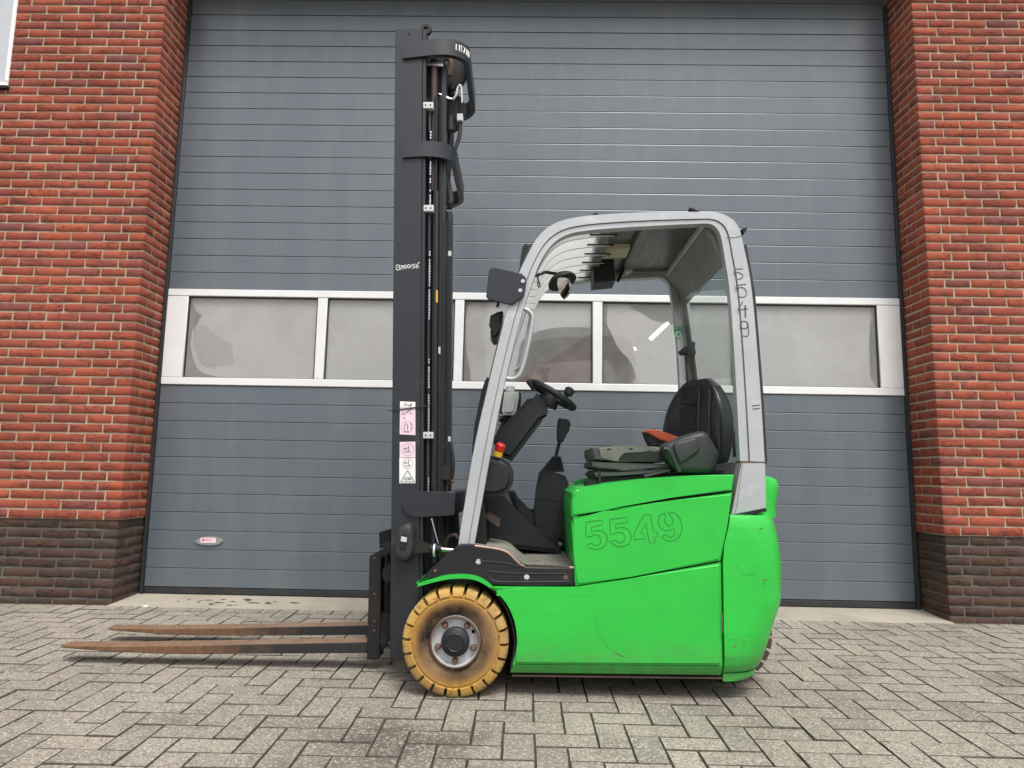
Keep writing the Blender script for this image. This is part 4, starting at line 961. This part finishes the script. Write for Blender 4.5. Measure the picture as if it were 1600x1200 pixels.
b = NB(); tube(b, cr([W(840, 433, GY0 + .05), W(842, 440, GY0 + .05), W(844, 447, GY0 + .05), W(841, 448, GY0 + .05), W(840, 440, GY0 + .05)], 3), .003, 5); tp("cable_loop", b, M_DARK, guard)
for pts in ([(1078, 324), (1085, 326), (1094, 331), (1090, 332), (1080, 327)], [(1160, 357), (1167, 355), (1167, 359), (1162, 366)], [(926, 334), (934, 332), (935, 336), (927, 337)]):
    ppart("roof_clip", pts, GY0 + .08, GY0 + .12, M_DARK, guard)
# rear window, its black frame, hinge rods
b = NB(); rg = []
x_a, z_a = GXZ[80][1]; x_b, z_b = GXZ[-1][1]
prismW(b, [(x_a + .006, z_a), (x_a + .010, z_a), (x_b + .010, z_b), (x_b + .006, z_b)], RY0, RY1 - .03)
for v in b.verts: v.co.x -= .045 * (v.co.y - RY0) / (RY1 - RY0)
tp("rear_window", b, M_GLASS2, guard, smooth=False)
b = NB(); tube(b, [W(1066, 450, RY1 - .015), W(1092, 640, RY1 - .015)], .013, 8); tp("rear_window_post", b, M_RUB, guard)
b = NB(); a, c = W(1072, 545, -1.08), W(1076, 612, -1.08); tube(b, [a, c], .010, 8); tube(b, [W(1081, 545, -1.08), W(1089, 612, -1.08)], .011, 8); rod = tp("window_rod", b, M_RUB, guard)
b = NB(); prism(b, [(1063, 547), (1071, 541), (1078, 540), (1083, 533), (1087, 535), (1085, 545), (1088, 552), (1085, 556), (1076, 552), (1066, 553)], -1.12, -1.06, .004); tp("rod_clamp", b, M_BLK, rod)
b = NB(); prism(b, [(1082, 449), (1096, 444), (1095, 455), (1085, 459)], -1.10, -1.04, .006); tp("window_hinge", b, M_DARK, guard)
b = NB(); prism(b, [(1141, 676), (1146, 671), (1150, 675), (1152, 690), (1154, 712), (1150, 714), (1149, 695), (1143, 682)], -1.30, -1.25, .006); tp("rear_handle", b, M_BLK)
# green inspection badge on the far rear pillar
yb_ = GYF - .0605
b = NB(); prism(b, [(1052.5, 509.5), (1064.5, 510), (1066, 517), (1065.5, 524), (1060, 528.5), (1055, 526), (1053, 518)], yb_ - .0015, yb_ + .002); bd = tp("badge", b, M_BADGE, guard, smooth=False)
c = W(1059.6, 522.5, yb_); b = NB(); lathe(b, [(.009, -.0005), (.017, -.0005), (.017, .001), (.009, .001)], (c.x, yb_ - .002, c.z), seg=20, close=True); tp("badge_ring", b, M_BADGEL, bd)
b = NB()
for k in range(4):
    p = W(1053.8 + 2.7 * k, 512.6, yb_); 
    for st in ([[(0, -1), (0, 1)], [(0, 1), (.9, .5), (0, 0), (.9, -.5), (0, -1)]], [[(0, -1), (0, 1), (.5, 0), (1, 1), (1, -1)]], [[(0, 1), (.25, -1), (.5, .4), (.75, -1), (1, 1)]], [[(0, 1), (1, 1)], [(.5, 1), (.5, -1)]])[k]:
        ribbon(b, [(p.x + .0058 * q[0], p.z + .0045 * q[1]) for q in st], .0016, yb_ - .0025)
tp("badge_letters", b, M_BADGEL, bd, smooth=False, normals=False)
# --- seat
YSN, YSF = -1.60, -1.16
seat = ppart("seat", [(926, 699), (936, 697), (975, 696.5), (1015, 697), (1040, 699.5), (1044, 722), (1000, 721.5), (960, 720.5), (929, 718), (926, 708)], YSN, YSF, M_CUSH, bev=.014, seg=3, backbev=True)
ppart("seat_front", [(925.5, 701), (936, 699), (940, 718), (928, 717)], YSN - .003, YSN + .03, M_BELL, seat, bev=.003)
ppart("torn_patch", [(966, 719), (970, 712), (976, 707.5), (990, 706.5), (1003, 706), (1015, 704), (1024, 706), (1035, 704.5), (1040, 720), (1000, 721.5)], YSN - .003, YSN + .05, M_FOAM, seat, bev=.002)
for u, v, r in ((952, 701.5, 4), (986, 701, 4)):
    ppart("cover_tear", cr([(u - r, v + 1), (u, v - 1.2), (u + r, v + .6), (u, v + 1.6)], 3, True), YSN - .0006, YSN + .004, M_FOAM, seat)
ppart("suspension_top", [(926, 720.5), (945, 722.5), (1000, 724), (1046, 725), (1046, 732), (1000, 732.5), (975, 734), (935, 733), (925, 729)], YSN + .004, YSF, M_BELL, seat, bev=.008, backbev=True)
ppart("suspension_bellows", [(932, 734.5), (975, 735), (1045, 733), (1045, 740), (1000, 743), (965, 746), (934, 745), (925, 741)], YSN + .03, YSF, M_RUB, seat, bev=.006)
ppart("suspension_fold", [(929, 738.5), (965, 738), (1046, 731.5), (1042, 737), (1000, 740.5), (950, 744), (931, 745.5)], YSN + .01, YSF, M_BELL, seat, bev=.004)
ppart("seat_base", [(930, 745), (1000, 742), (1130, 735), (1130, 750), (1000, 754), (935, 760)], YSN + .03, YSF - .02, M_DARK, seat, bev=.004)
ppart("seat_rail", [(1006, 742), (1047, 733.5), (1049, 735.5), (1008, 745.5)], YSN - .02, YSN + .01, M_BELL, seat)
ppart("seat_lever", [(934.5, 735), (938.5, 735), (939.5, 757), (935.5, 757)], YSN - .06, YSN - .05, M_STEEL, seat, bev=.001)
ppart("seat_catch", [(915, 752), (921, 748), (932, 750), (934, 758), (925, 761), (915, 759)], YSN - .05, YSN + .05, M_DARK, seat, bev=.006)
# backrest, turned a little towards the camera
b = NB(); rings = []
for k in range(13):
    t = k / 12
    wv = [.120, .150, .168, .176, .180, .181, .180, .176, .168, .155, .136, .108, .066][k]; th = [.05, .058, .063, .066, .068, .070, .071, .070, .067, .061, .053, .043, .028][k]
    zc_ = -.240 + .462 * t; lean = .05 * t; ring = []
    for q in range(28):
        a = 2 * pi * q / 28; ca, sa = cos(a), sin(a); e = .62
        px = th * (abs(ca) ** e) * (1 if ca > 0 else -1); py = wv * (abs(sa) ** e) * (1 if sa > 0 else -1)
        if px < 0: px = px * (1 - .55 * (1 - min(1, abs(py / wv)) ** 2))       # hollow front with side bolsters
        ring.append(Vector((px * 1.15 + lean, py * 1.06, zc_)))
    rings.append(ring)
loft(b, rings)
bc = W(1083, 664, -1.37); rot = Matrix.Translation(bc) @ Matrix.Rotation(R_(34), 4, 'Z')
for v in b.verts: v.co = rot @ v.co
back = tp("backrest", b, M_SEAT, seat, ang=60)
def fx(t): return -(.028 if t < .12 else .031) + .05 * t
for k in range(4):
    t0, t1 = .08 + k * .205, .08 + (k + 1) * .205 - .008
    b = NB(); box(b, (-.012, -.028, -.235 + .475 * t0), (.012, .082, -.235 + .475 * t1), .006, 3)
    mm = rot @ Matrix.Translation((fx((t0 + t1) / 2) - .003, 0, 0)) @ Matrix.Translation((0, 0, -.235 + .475 * t0)) @ Matrix.Rotation(R_(6), 4, 'Y') @ Matrix.Translation((0, 0, .235 - .475 * t0))
    for v in b.verts: v.co = mm @ v.co
    tp("lumbar_pad", b, M_CLOTH, back)
b = NB()
sm = []
for k in range(1, 12):
    t = k / 12; wv = [.120, .150, .168, .176, .180, .181, .180, .176, .168, .155, .136, .108, .066][k]; th = [.05, .058, .063, .066, .068, .070, .071, .070, .067, .061, .053, .043, .028][k]
    sm.append(rot @ Vector((-th * .35 + .05 * t, -wv * 1.0 + .002, -.235 + .475 * t)))
tube(b, cr(sm, 3), .0035, 6); tp("piping", b, M_SHELL, back)
for yy, k_ in ((-.045, .50), (-.125, .30)):
    sm = [rot @ Vector((-.034 * (1 - (yy / -.18) ** 2 * -.9) + .05 * t / 12 - .004, yy * (1 - .10 * abs(t - 5) / 5), -.235 + .475 * t / 12)) for t in range(1, 11)]
    b = NB(); tube(b, cr(sm, 3), .0032, 6); tp("piping", b, M_BELL, back)
hp = [tuple(q) for q in cr([(1035, 699), (1042, 692), (1056, 686), (1078, 677), (1098, 673), (1107, 676), (1114, 686), (1121, 699), (1126, 708), (1123, 724), (1117, 736), (1104, 740), (1070, 739), (1058, 736), (1046, 722), (1038, 710)], 3, True)]
b = NB(); puff(b, hp, YSN - .055, YSN + .04, .034, 5); hs_ = tp("hip_restraint", b, M_SHELL, seat, ang=60)
pad_ = [tuple(q) for q in cr([(1052, 694), (1068, 688), (1086, 683), (1091, 690), (1094, 704), (1078, 716), (1063, 724), (1057, 714)], 2, True)]
b = NB(); puff(b, pad_, YSN - .068, YSN - .03, .014, 4); tp("restraint_pad", b, M_SHELL, hs_, ang=60)
b = NB(); tube(b, cr([W(u, v, YSN - .052) for u, v in ((1037, 701), (1044, 703), (1051, 713), (1057, 727), (1062, 737))], 4), [.010] * 17, 8); tp("restraint_lip", b, M_SHELL, hs_)
ar = ppart("armrest", [(1009, 676), (1016, 677), (1040, 688), (1060, 692), (1058, 698), (1018, 697), (1013, 686)], -1.46, -1.36, M_DARK, seat, bev=.006)
ppart("armrest_lid", [(1008, 674), (1013, 671), (1024, 670), (1045, 677), (1066, 685), (1060, 692), (1045, 692), (1030, 687)], -1.475, -1.36, M_ORANGE, ar, bev=.006)
ppart("rear_shelf", [(1110, 727), (1145, 722), (1158, 722), (1152, 742), (1120, 742)], -1.55, -1.0, M_BELL, bev=.004)
b = NB(); prism(b, [(897, 752), (916, 747), (918, 755), (899, 761)], -1.10, -1.06, .003); tp("hood_bracket", b, M_GREEN)
# --- mast
mast_l = [(617.5, 45), (660, 43), (657, 600), (655, 800), (654, 1032), (609, 1032), (611.5, 800), (614, 500)]
b = NB(); prism(b, mast_l, YM, YM + .03, .003, 2); mast = tp("mast", b, M_MAST)
b = NB(); prism(b, mast_l, YMF - .03, YMF, .003, 2, ref=YM); tp("mast_rail", b, M_MAST, mast)
def vbar(name, u0, u1, v0, v1, y0, y1, m, bev=.003, lean=True, parent=None):   # upright bar following the mast's lean; u read at mid height (v=520)
    sl_ = -.0089
    pts = [(u0 - sl_ * 0, 0)] 
    pts = [(u0 + (520 - v0) * .009, v0), (u1 + (520 - v0) * .009, v0), (u1 + (520 - v1) * .004, v1), (u0 + (520 - v1) * .004, v1)]
    b = NB(); prism(b, pts, y0, y1, bev, 1); return tp(name, b, m, parent or mast)
vbar("outer_flange", 656, 662, 46, 1030, YM + .004, YM + .09, M_MAST)
vbar("inner_rail", 660, 690, 80, 1010, YM + .075, YM + .10, M_DARK)
vbar("inner_rail", 686, 694, 100, 890, YM + .06, YM + .11, M_MAST)
vbar("inner_rail", 693.5, 704.5, 330, 880, YM + .10, YM + .16, M_MAST)
vbar("inner_rail", 696, 698, 330, 880, YM + .092, YM + .10, M_DARK)
for yy in (YMF - .10,):
    vbar("outer_flange", 640, 646, 46, 1030, yy, yy + .08, M_MAST); vbar("inner_rail", 645, 672, 80, 1010, yy - .02, yy, M_DARK)
def mline(u, v0, v1, y, n=8): return [W(u + (520 - v) * (.009 if v < 520 else .004), v, y) for v in [v0 + (v1 - v0) * k / n for k in range(n + 1)]]
b = NB(); tube(b, mline(680, 300, 880, YM + .045), .0125, 14); cyl_ = tp("lift_cylinder", b, M_MAST, mast)
b = NB(); tube(b, mline(674.5, 95, 300, YM + .055), .020, 16); tp("lift_rod", b, M_BRONZE, cyl_)
for uu, va, vb, yy, r in ((668.5, 175, 205, .025, .0075), (669.3, 330, 392, .025, .007), (669.5, 500, 560, .025, .0065), (669.5, 685, 745, .02, .0075)):
    b = NB(); tube(b, mline(uu, va, vb, YM + yy, 2), r, 10); tp("hose_sleeve", b, M_RUB, cyl_)
# hose armoured with a bright coil, rings joined into one part
for (va, vb) in ((205, 322), (392, 500), (560, 676), (745, 770)):
    b = NB(); pts = mline(670, va, vb, YM + .025, int((vb - va) / 4.2)); rr = random.Random(va)
    for k in range(len(pts) - 1):
        if rr.random() < .88: tube(b, [pts[k].lerp(pts[k + 1], .12), pts[k].lerp(pts[k + 1], .86)], .0062 * rr.uniform(.85, 1.1), 8)
    tp("hose_armour", b, M_CHROME, cyl_, kind='stuff')
    b = NB(); tube(b, pts, .0045, 6); tp("hose", b, M_RUB, cyl_)
for uu, y in ((664.0, YM + .06), (676.5, YM + .03), (684.5, YM + .05), (689, YM + .05), (701, YM + .09), (679, YM + .025), (687, YM + .045), (692, YM + .055), (695.5, YM + .085), (698.5, YM + .088)):
    b = NB(); tube(b, mline(uu, 150 if uu < 688 else 345, 870, y), .0042 if int(uu) % 2 else .0032, 6); tp("hose", b, M_RUB if uu != 664 else M_BRONZE, mast)
for u0, v0 in ((668.8, 164), (669.3, 325), (669, 680)):
    cl = ppart("hose_clamp", [(u0 - 8, v0 - 5), (u0 + 8, v0 - 5), (u0 + 8, v0 + 5), (u0 - 8, v0 + 5)], YM + .002, YM + .03, M_ZINC, mast, bev=.002)
    for s in (-3.8, 3.8):
        p = W(u0 + s, v0, YM + .002); b = NB(); lathe(b, [(.001, -.002), (.0035, -.002), (.004, .002), (.001, .002)], (p.x, p.y, p.z), seg=10); tp("screw", b, M_STEEL, cl)
ppart("hose_clamp", [(700, 392), (705, 392), (705, 400), (700, 400)], YM + .085, YM + .10, M_ZINC, mast, bev=.001)
ppart("hose_clamp", [(700, 682), (704, 682), (704, 690), (700, 690)], YM + .085, YM + .10, M_ZINC, mast, bev=.001)
ppart("hose_clamp", [(685, 542), (688, 542), (688, 553), (685, 553)], YM + .035, YM + .05, M_ZINC, mast, bev=.001)
ppart("yellow_tag", [(679.5, 453), (684, 453.5), (684, 473), (680, 472.5)], YM + .030, YM + .0325, M_YEL, mast, smooth=False)
# crossheads: straps that run from one rail round to the other
def strap(u0, ur, vt, vb, h_tilt, x_round=.16, th=.026):
    a = W(u0, vt, YM - .012); z0 = W(u0, vb, YM - .012).z; z1 = a.z; xr0 = ur; ya, yb2 = YM - .012, YMF + .012
    path = [(a.x, ya)] + [(a.x + (xr0 - x_round - a.x) * k / 3, ya) for k in (1, 2, 3)]
    path += [(xr0 - x_round + x_round * sin(t), ya + x_round * .8 * (1 - cos(t))) for t in [pi / 2 * k / 10 for k in range(1, 11)]]
    path += [(p[0], ya + yb2 - p[1]) for p in path[::-1]]
    b = NB(); n = len(path); rings = []
    for i in range(n):
        d = Vector(path[min(i + 1, n - 1)]) - Vector(path[max(i - 1, 0)]); d.normalize(); nn = Vector((-d.y, d.x)) * th
        p = Vector(path[i]); q = p + nn; dz = h_tilt * (p.x - a.x)
        rings.append([Vector((p.x, p.y, z0 + dz)), Vector((q.x, q.y, z0 + dz)), Vector((q.x, q.y, z1 + dz)), Vector((p.x, p.y, z1 + dz))])
    loft(b, rings); return b, z0, z1, a.x
xs1 = W(735.5, 100, -1.5).x
b, z0, z1, xa = strap(630, xs1, 66, 91, .13); top = tp("top_crosshead", b, M_MAST, mast, ang=30)
# white characters on the curve of the top crosshead, one part per character
for k, st in enumerate([[(.3, -1), (.3, 1)], [(0, -1), (0, 1), (.9, 1), (1, .2), (0, 0), (1, 0), (1, -1)], [(0, 1), (1, 1), (.5, -1)], [(.5, 1), (.5, -1)], [(0, -1), (0, 1), (1, 1), (1, -1), (0, -1)]]):
    P = []
    for qx, qz in st:
        tt = R_(38 + 8.5 * k) + qx * R_(5.2); P.append(Vector((xs1 - .16 + (.16 + .0015) * sin(tt), YM - .012 + .16 * .8 - (.128 + .0015) * cos(tt), (z0 + z1) / 2 + .13 * (xs1 - .16 + .16 * sin(tt) - xa) + .003 + .015 * qz)))
    b = NB(); tube(b, P, .0036, 4); tp("crosshead_character", b, M_WHITE, top)
xs2 = W(718, 280, -1.4).x
b, z0b, z1b, _ = strap(630, xs2, 222, 246, .08); tp("middle_crosshead", b, M_MAST, mast, ang=30)
xs3 = W(706, 790, -1.5).x
b = NB(); prism(b, [(706, 768)] + [tuple(q) for q in cr([(650, 768), (638, 770), (631, 778), (629, 788), (632, 799), (640, 806), (652, 808)], 3)] + [(706, 806)], YM - .014, YM - .002, .003, 2); lc = tp("lower_crosshead", b, M_MAST, mast)
a_ = W(692, 768, YM - .014); c_ = W(707, 806, YM - .014); b = NB(); box(b, (a_.x, YM - .0145, c_.z), (c_.x + .012, YMF, a_.z), .004); tp("crosshead_box", b, M_MAST, lc)
# lifting eye and top details
b = NB(); p = W(666, 47, YM + .05); lathe(b, [(.012, -.010), (.026, -.010), (.028, 0), (.026, .010), (.012, .010)], (p.x, p.y, p.z), seg=20, close=True); tp("lifting_eye", b, M_STEEL, mast)
b = NB(); p = W(639, 53, YM); lathe(b, [(.001, -.0008), (.0068, -.0008), (.0068, .002), (.001, .002)], (p.x, p.y, p.z), seg=16); tp("mast_hole", b, M_DARK, mast)
def pulley(u, v, y, r, wd, m):
    b = NB(); p = W(u, v, y); lathe(b, [(.015, 0), (r, 0), (r, wd * .2), (r * .8, wd * .4), (r * .8, wd * .6), (r, wd * .8), (r, wd), (.015, wd)], (p.x, p.y, p.z), seg=28); return tp("chain_pulley", b, m, mast)
pulley(702, 110, -1.5, .085, .05, M_STEEL); pulley(704, 168, -1.45, .075, .05, M_STEEL); pulley(700, 112, -1.2, .08, .05, M_STEEL)
b = NB(); c = W(696, 100, -1.55); tube(b, cr([c + Vector((-.02, 0, .02)), c + Vector((.015, 0, .03)), c + Vector((.03, 0, -.01)), c + Vector((.022, 0, -.06))], 4), .012, 8); tp("hydraulic_fitting", b, M_RUST, mast)
b = NB(); tube(b, cr([W(u, v, -1.60) for u, v in ((670, 160), (675, 151), (684, 147), (694, 151), (706, 155), (712, 150), (715, 138), (719, 133), (721, 140), (722, 160))], 5), .0058, 8); tp("steel_pipe", b, M_CHROME, mast)
b = NB(); tube(b, cr([W(u, v, -1.55) for u, v in ((718, 178), (719, 196), (718, 212), (713, 228), (708, 240))], 5), .010, 8); h_ = tp("hose", b, M_RUB, mast)
ppart("hose_fitting", [(714, 177), (723, 177), (723, 188), (714, 188)], -1.57, -1.53, M_ZINC, mast, bev=.003)
ppart("cylinder_head", [(662, 95), (692, 97), (692, 103), (662, 101)], YM + .03, YM + .12, M_CHROME, mast, bev=.003)
ppart("valve_block", [(700, 160), (714, 155), (716, 186), (708, 192), (700, 186)], -1.52, -1.42, M_DARK, mast, bev=.004)
b = NB(); c = W(707, 140, -1.56); tube(b, [c, c + Vector((0, 0, .03))], .012, 8); tp("hydraulic_fitting", b, M_STEEL, mast)
b = NB(); tube(b, [W(704, 183, -1.55), W(704, 205, -1.55)], .022, 10); tp("hydraulic_fitting", b, M_STEEL, mast)
ppart("mast_core", [(676, 92), (706, 92), (704, 200), (698, 262), (680, 262)], -1.42, -1.25, M_DARK, mast, bev=.01)
b = NB(); tube(b, cr([W(u, v, -1.52) for u, v in ((684, 248), (692, 262), (699, 285), (704, 312), (702, 318))], 5), .016, 8); tp("hose", b, M_RUB, mast)
ppart("chain_anchor", [(690, 300), (704, 300), (704, 318), (690, 318)], -1.52, -1.44, M_DARK, mast, bev=.006)
# lower end: hose to the tilt cylinder, pipes
b = NB(); pts = [W(692 - 20 * (1 - k / 16) - 0, 810 + 42 * k / 16, YM + .02) for k in range(17)]; pts = [W(674 + 10.5 * k / 16, 810 + 40 * k / 16, YM + .02) for k in range(17)]
for k in range(16): tube(b, [pts[k].lerp(pts[k + 1], .1), pts[k].lerp(pts[k + 1], .85)], .0055, 8)
tp("hose_armour", b, M_CHROME, mast, kind='stuff')
b = NB(); tube(b, pts, .004, 6); tp("hose", b, M_RUB, mast)
for o in (0, 6):
    b = NB(); tube(b, cr([W(u + o, v, -1.58) for u, v in ((692, 780), (692, 766), (694, 756), (699, 752), (704, 752))], 4), .0065, 8); tp("steel_pipe", b, M_RUST, mast)
ppart("distributor_block", [(683, 728), (704, 728), (704, 750), (683, 752)], -1.62, -1.52, M_STEEL, mast, bev=.004)
b = NB(); tube(b, cr([W(u, v, -1.56) for u, v in ((703, 690), (706, 705), (708, 725), (706, 745), (703, 752))], 4), .009, 8); tp("hose", b, M_RUB, mast)
ppart("lower_core", [(660, 808), (704, 808), (706, 850), (716, 868), (690, 900), (660, 900)], -1.56, -1.15, M_DARK, mast, bev=.006)
b = NB(); tube(b, cr([W(u, v, -1.60) for u, v in ((690, 810), (692, 840), (691, 870))], 4), .008, 8); tube(b, cr([W(u, v, -1.58) for u, v in ((697, 872), (696, 850), (702, 838), (712, 836), (716, 842))], 4), .008, 8); tp("hydraulic_pipe", b, M_RUST, mast)
# oval cover at the mast pivot and the tilt cylinder
ov = cr([(629, 820), (638, 818), (645, 826), (647, 845), (645, 864), (638, 877), (628, 879), (618, 873), (615, 858), (617, 840), (622, 826)], 4, True)
b = NB(); puff(b, [tuple(q) for q in ov], YM - .062, YM - .004, .026); pv = tp("pivot_cover", b, M_RUB, mast)
ppart("pivot_cap", cr([(630, 834), (636, 837), (636.5, 850), (632, 859), (625, 857), (624, 846)], 3, True), YM - .067, YM - .05, M_STEEL, pv, bev=.003)
ppart("pivot_tab", [(627, 838), (636, 840), (635, 847.5), (626, 846)], YM - .070, YM - .06, M_ZINC, pv, bev=.001)
ppart("tilt_bracket", [(645, 843), (672, 852), (672, 864), (646, 867)], YM - .045, YM + .01, M_STEEL, mast, bev=.006)
b = NB(); tube(b, [W(664, 857, YM - .02), W(690, 858, YM - .02)], .019, 14); tc_ = tp("tilt_cylinder", b, M_STEEL)
b = NB(); tube(b, [W(686, 858, YM - .02), W(716, 861, YM - .02)], .011, 12); tp("tilt_rod", b, M_CHROME, tc_)
b = NB(); c = W(679, 860, YM - .02); lathe(b, [(.019, -.004), (.028, -.004), (.028, .004), (.019, .004)], c, axis='x', seg=20, close=True); tp("clamp_ring", b, M_ZINC, tc_)
b = NB(); tube(b, [W(707, 829, YMF - .1), W(720, 832, YMF - .1)], .018, 12); tp("tilt_rod", b, M_CHROME, tc_)
# scuff on the mast, cable tie
b = NB(); prism(b, [(606, 641), (640, 637), (673, 632.5), (673, 634), (640, 638.8), (606, 642.6)], YM - .006, YM - .002); tp("cable_tie", b, M_RUB, mast, smooth=False)
# stickers on the mast
ym = YM - .0014
def sticker(pts, m, parts):
    b = NB(); prism(b, pts, ym, ym + .002); s = tp("sticker", b, m, mast, smooth=False)
    for nm, kind, data, mm in parts:
        b = NB()
        if kind == 'poly': prism(b, data, ym - .0012, ym)
        elif kind == 'ring':
            (u, v, ru) = data
            ribbon(b, xz([(u + ru * cos(2 * pi * k / 24), v + ru * sin(2 * pi * k / 24)) for k in range(25)], ym), .0028, ym - .0010)
        elif kind == 'line':
            for st in data: ribbon(b, xz([tuple(q) for q in (cr(st, 3) if len(st) > 2 else st)], ym), .0022, ym - .0016)
        tp(nm, b, mm, s, smooth=False, normals=(kind == 'poly'))
    return s
s1 = sticker([(625, 627), (649, 628), (649, 680), (624.5, 678.5)], M_PINK, [
    ("header", 'poly', [(625, 627.5), (649, 628.5), (649, 636), (625, 637)], M_WHITE),
    ("header_writing", 'line', [[(630.5, 635), (634, 629.5), (634.5, 634.5), (637, 632), (639, 635), (641, 631), (641.5, 635), (644, 632)], [(643, 629.5), (642, 635)]], M_INK),
    ("pictogram", 'line', [[(628, 648), (631, 645), (633, 648)], [(634, 646), (640, 641), (644, 640)], [(630, 652), (633, 655)], [(640, 645), (644, 646)]], M_INK),
    ("red_ring", 'ring', (636, 667, 9), M_PINKL), ("pictogram", 'line', [[(632, 672), (632, 665), (635, 661.5), (637, 665), (637, 672)], [(641, 663), (644, 662)], [(642.5, 666), (642.5, 672)], [(630, 674), (639, 674)]], M_INK)])
s2 = sticker([(624.5, 690.5), (649, 690), (649, 714.5), (624.5, 714.5)], M_PINK, [("red_ring", 'ring', (637, 702, 9.5), M_PINKL), ("pictogram", 'line', [[(631, 700), (632.5, 703), (634, 699), (636, 703)], [(637, 698), (639, 697), (638, 702), (641, 705)], [(631, 706), (641, 706)]], M_INK)])
s3 = sticker([(624, 715.2), (649, 715.2), (649, 755), (624, 755)], M_WHITE, [("red_ring", 'ring', (637, 724, 8), M_PINKL), ("pictogram", 'line', [[(631, 722), (632.5, 725), (634, 721), (636, 725)], [(637, 720), (639, 719.5), (638, 724), (641, 727)], [(632, 728), (641, 728)]], M_INK),
    ("warning_triangle", 'line', [[(637, 735), (647.5, 752.8)], [(647.5, 752.8), (626, 752.8)], [(626, 752.8), (637, 735)]], M_INK), ("pictogram", 'line', [[(631, 748), (636, 746), (643, 747)], [(632, 749.5), (641, 749.5)], [(638, 748), (643, 749)]], M_INK)])
# handwritten code on the mast: BM00156
def ell(c, rx, ry, n=14): return [(c[0] + rx * cos(2 * pi * k / n), c[1] + ry * sin(2 * pi * k / n)) for k in range(n + 1)]
for S_ in ([[(240, 580), (250, 380)], [(250, 385), (350, 378), (398, 415), (360, 465), (290, 488)], [(290, 488), (380, 490), (402, 540), (340, 588), (240, 580)]], [[(435, 565), (462, 375)], [(462, 375), (500, 465)], [(500, 465), (546, 378)], [(546, 378), (522, 565)]],
           [ell((628, 450), 40, 74)], [ell((762, 432), 46, 70)], [[(872, 350), (845, 502)]], [[(1050, 340), (930, 362)], [(930, 362), (920, 420)], [(920, 420), (985, 420), (1005, 470), (975, 508), (915, 508)]], [[(1220, 258), (1120, 350), (1060, 450), (1090, 502), (1160, 480), (1170, 430), (1130, 405), (1075, 440)]]):
    strokes("chalk_character", S_, (610, 400), 26.67, .0027, YM, M_WHITE, mast)
b = NB(); ribbon(b, xz(cr([(649, 593), (655, 598), (662, 599)], 3), YM), .004, YM - .0012); tp("scuff", b, M_BELL, mast, smooth=False, normals=False)
# --- carriage and forks
YK = -1.53
b = NB(); ca = W(585, 866, YK); cb = W(600, 880, YK)
prism(b, [(583, 866), (610, 850), (613, 862), (588, 878)], YK + .02, -1.08, .004, ref=YK); car = tp("fork_carriage", b, M_STEEL)
b = NB(); prism(b, [(594, 960), (610, 960), (610, 985), (594, 985)], YK + .02, -1.08, .004, ref=YK); tp("lower_carriage_bar", b, M_STEEL, car)
b = NB(); prism(b, [(600, 872), (612, 872), (612, 985), (600, 985)], YK + .06, YK + .10, .003, ref=YK); prism(b, [(600, 872), (612, 872), (612, 985), (600, 985)], -1.20, -1.16, .003, ref=YK); tp("carriage_plate", b, M_DARK, car)
ppart("carriage_hook", cr([(598, 890), (606, 882), (611, 884), (611, 905), (606, 912), (599, 906)], 3, True), YK + .01, YK + .05, M_STEEL, car, bev=.004)
ppart("carriage_hook", [(594, 962), (602, 968), (611, 960), (611, 995), (596, 1020), (594, 1000)], YK + .005, YK + .04, M_DARK, car, bev=.004)
ppart("backrest_stub", [(592, 832), (609, 827), (610, 850), (593, 858)], -1.20, -1.12, M_DARK, car, bev=.003)
b = NB()
for k in range(9):
    y = YK + .05 + k * .045; p = W(597, 857, YK); box(b, (p.x - .02, y, p.z - .002), (p.x + .03, y + .022, p.z + .008), .001)
tp("carriage_notches", b, M_DARK, car, kind='stuff')
def fork(y0, y1):
    sh = [(577, 870), (580, 867), (595, 867), (594, 960), (593, 1028), (590, 1031), (573, 1031), (574, 985), (576, 930)]
    b = NB(); prism(b, sh, y0, y1, .004, 2, True, ref=YK); f = tp("fork", b, M_STEEL)
    # blade: plan taper towards the tip, section (top z, bottom z) along its length
    st = [(574, 1003.5, 1020.5), (500, 1005, 1021), (420, 1006.5, 1021.5), (330, 1008.0, 1022), (250, 1009.2, 1021.5), (180, 1010, 1019.0), (130, 1009.8, 1015.5), (100, 1009.3, 1013.2), (92, 1009.3, 1012.2)]
    rings = []
    for k, (u, vt, vb) in enumerate(st):
        a, c = W(u, vt, YK), W(u, vb, YK); nar = max(0, k - 4) * .002 + (.006 if k == 8 else 0)
        rings.append([Vector((a.x, y0 + nar, a.z)), Vector((a.x, y1 - nar, a.z)), Vector((a.x, y1 - nar, c.z)), Vector((a.x, y0 + nar, c.z))])
    b = NB(); loft(b, rings)
    b.faces.ensure_lookup_table(); b.normal_update()
    bmesh.ops.recalc_face_normals(b, faces=b.faces)
    for fc in b.faces:
        if fc.normal.z > .7: fc.material_index = 1  # upward faces take a paler rust colour than the sides
    es = [e for e in b.edges if len(e.link_faces) == 2 and e.calc_face_angle(0) > 1.0]
    bmesh.ops.bevel(b, geom=es, offset=.003, segments=1, affect='EDGES')
    tp("fork_blade", b, [M_FORK, M_FORKT], f)
    return f
f1_ = fork(YK, YK + .10); f2_ = fork(-1.17, -1.07)
for v in (872, 928, 970, 985):
    p = W(585, v, YK); b = NB(); lathe(b, [(.001, -.0008), (.0045, -.0008), (.0045, .002), (.001, .002)], (p.x, p.y, p.z), seg=10); tp("rivet_hole", b, M_RUST, f1_)
ppart("fork_pin", cr([(596, 986), (602, 990), (604, 1000), (600, 1010), (595, 1010), (594, 996)], 3, True), YK + .004, YK + .03, M_STEEL, f1_, bev=.003)
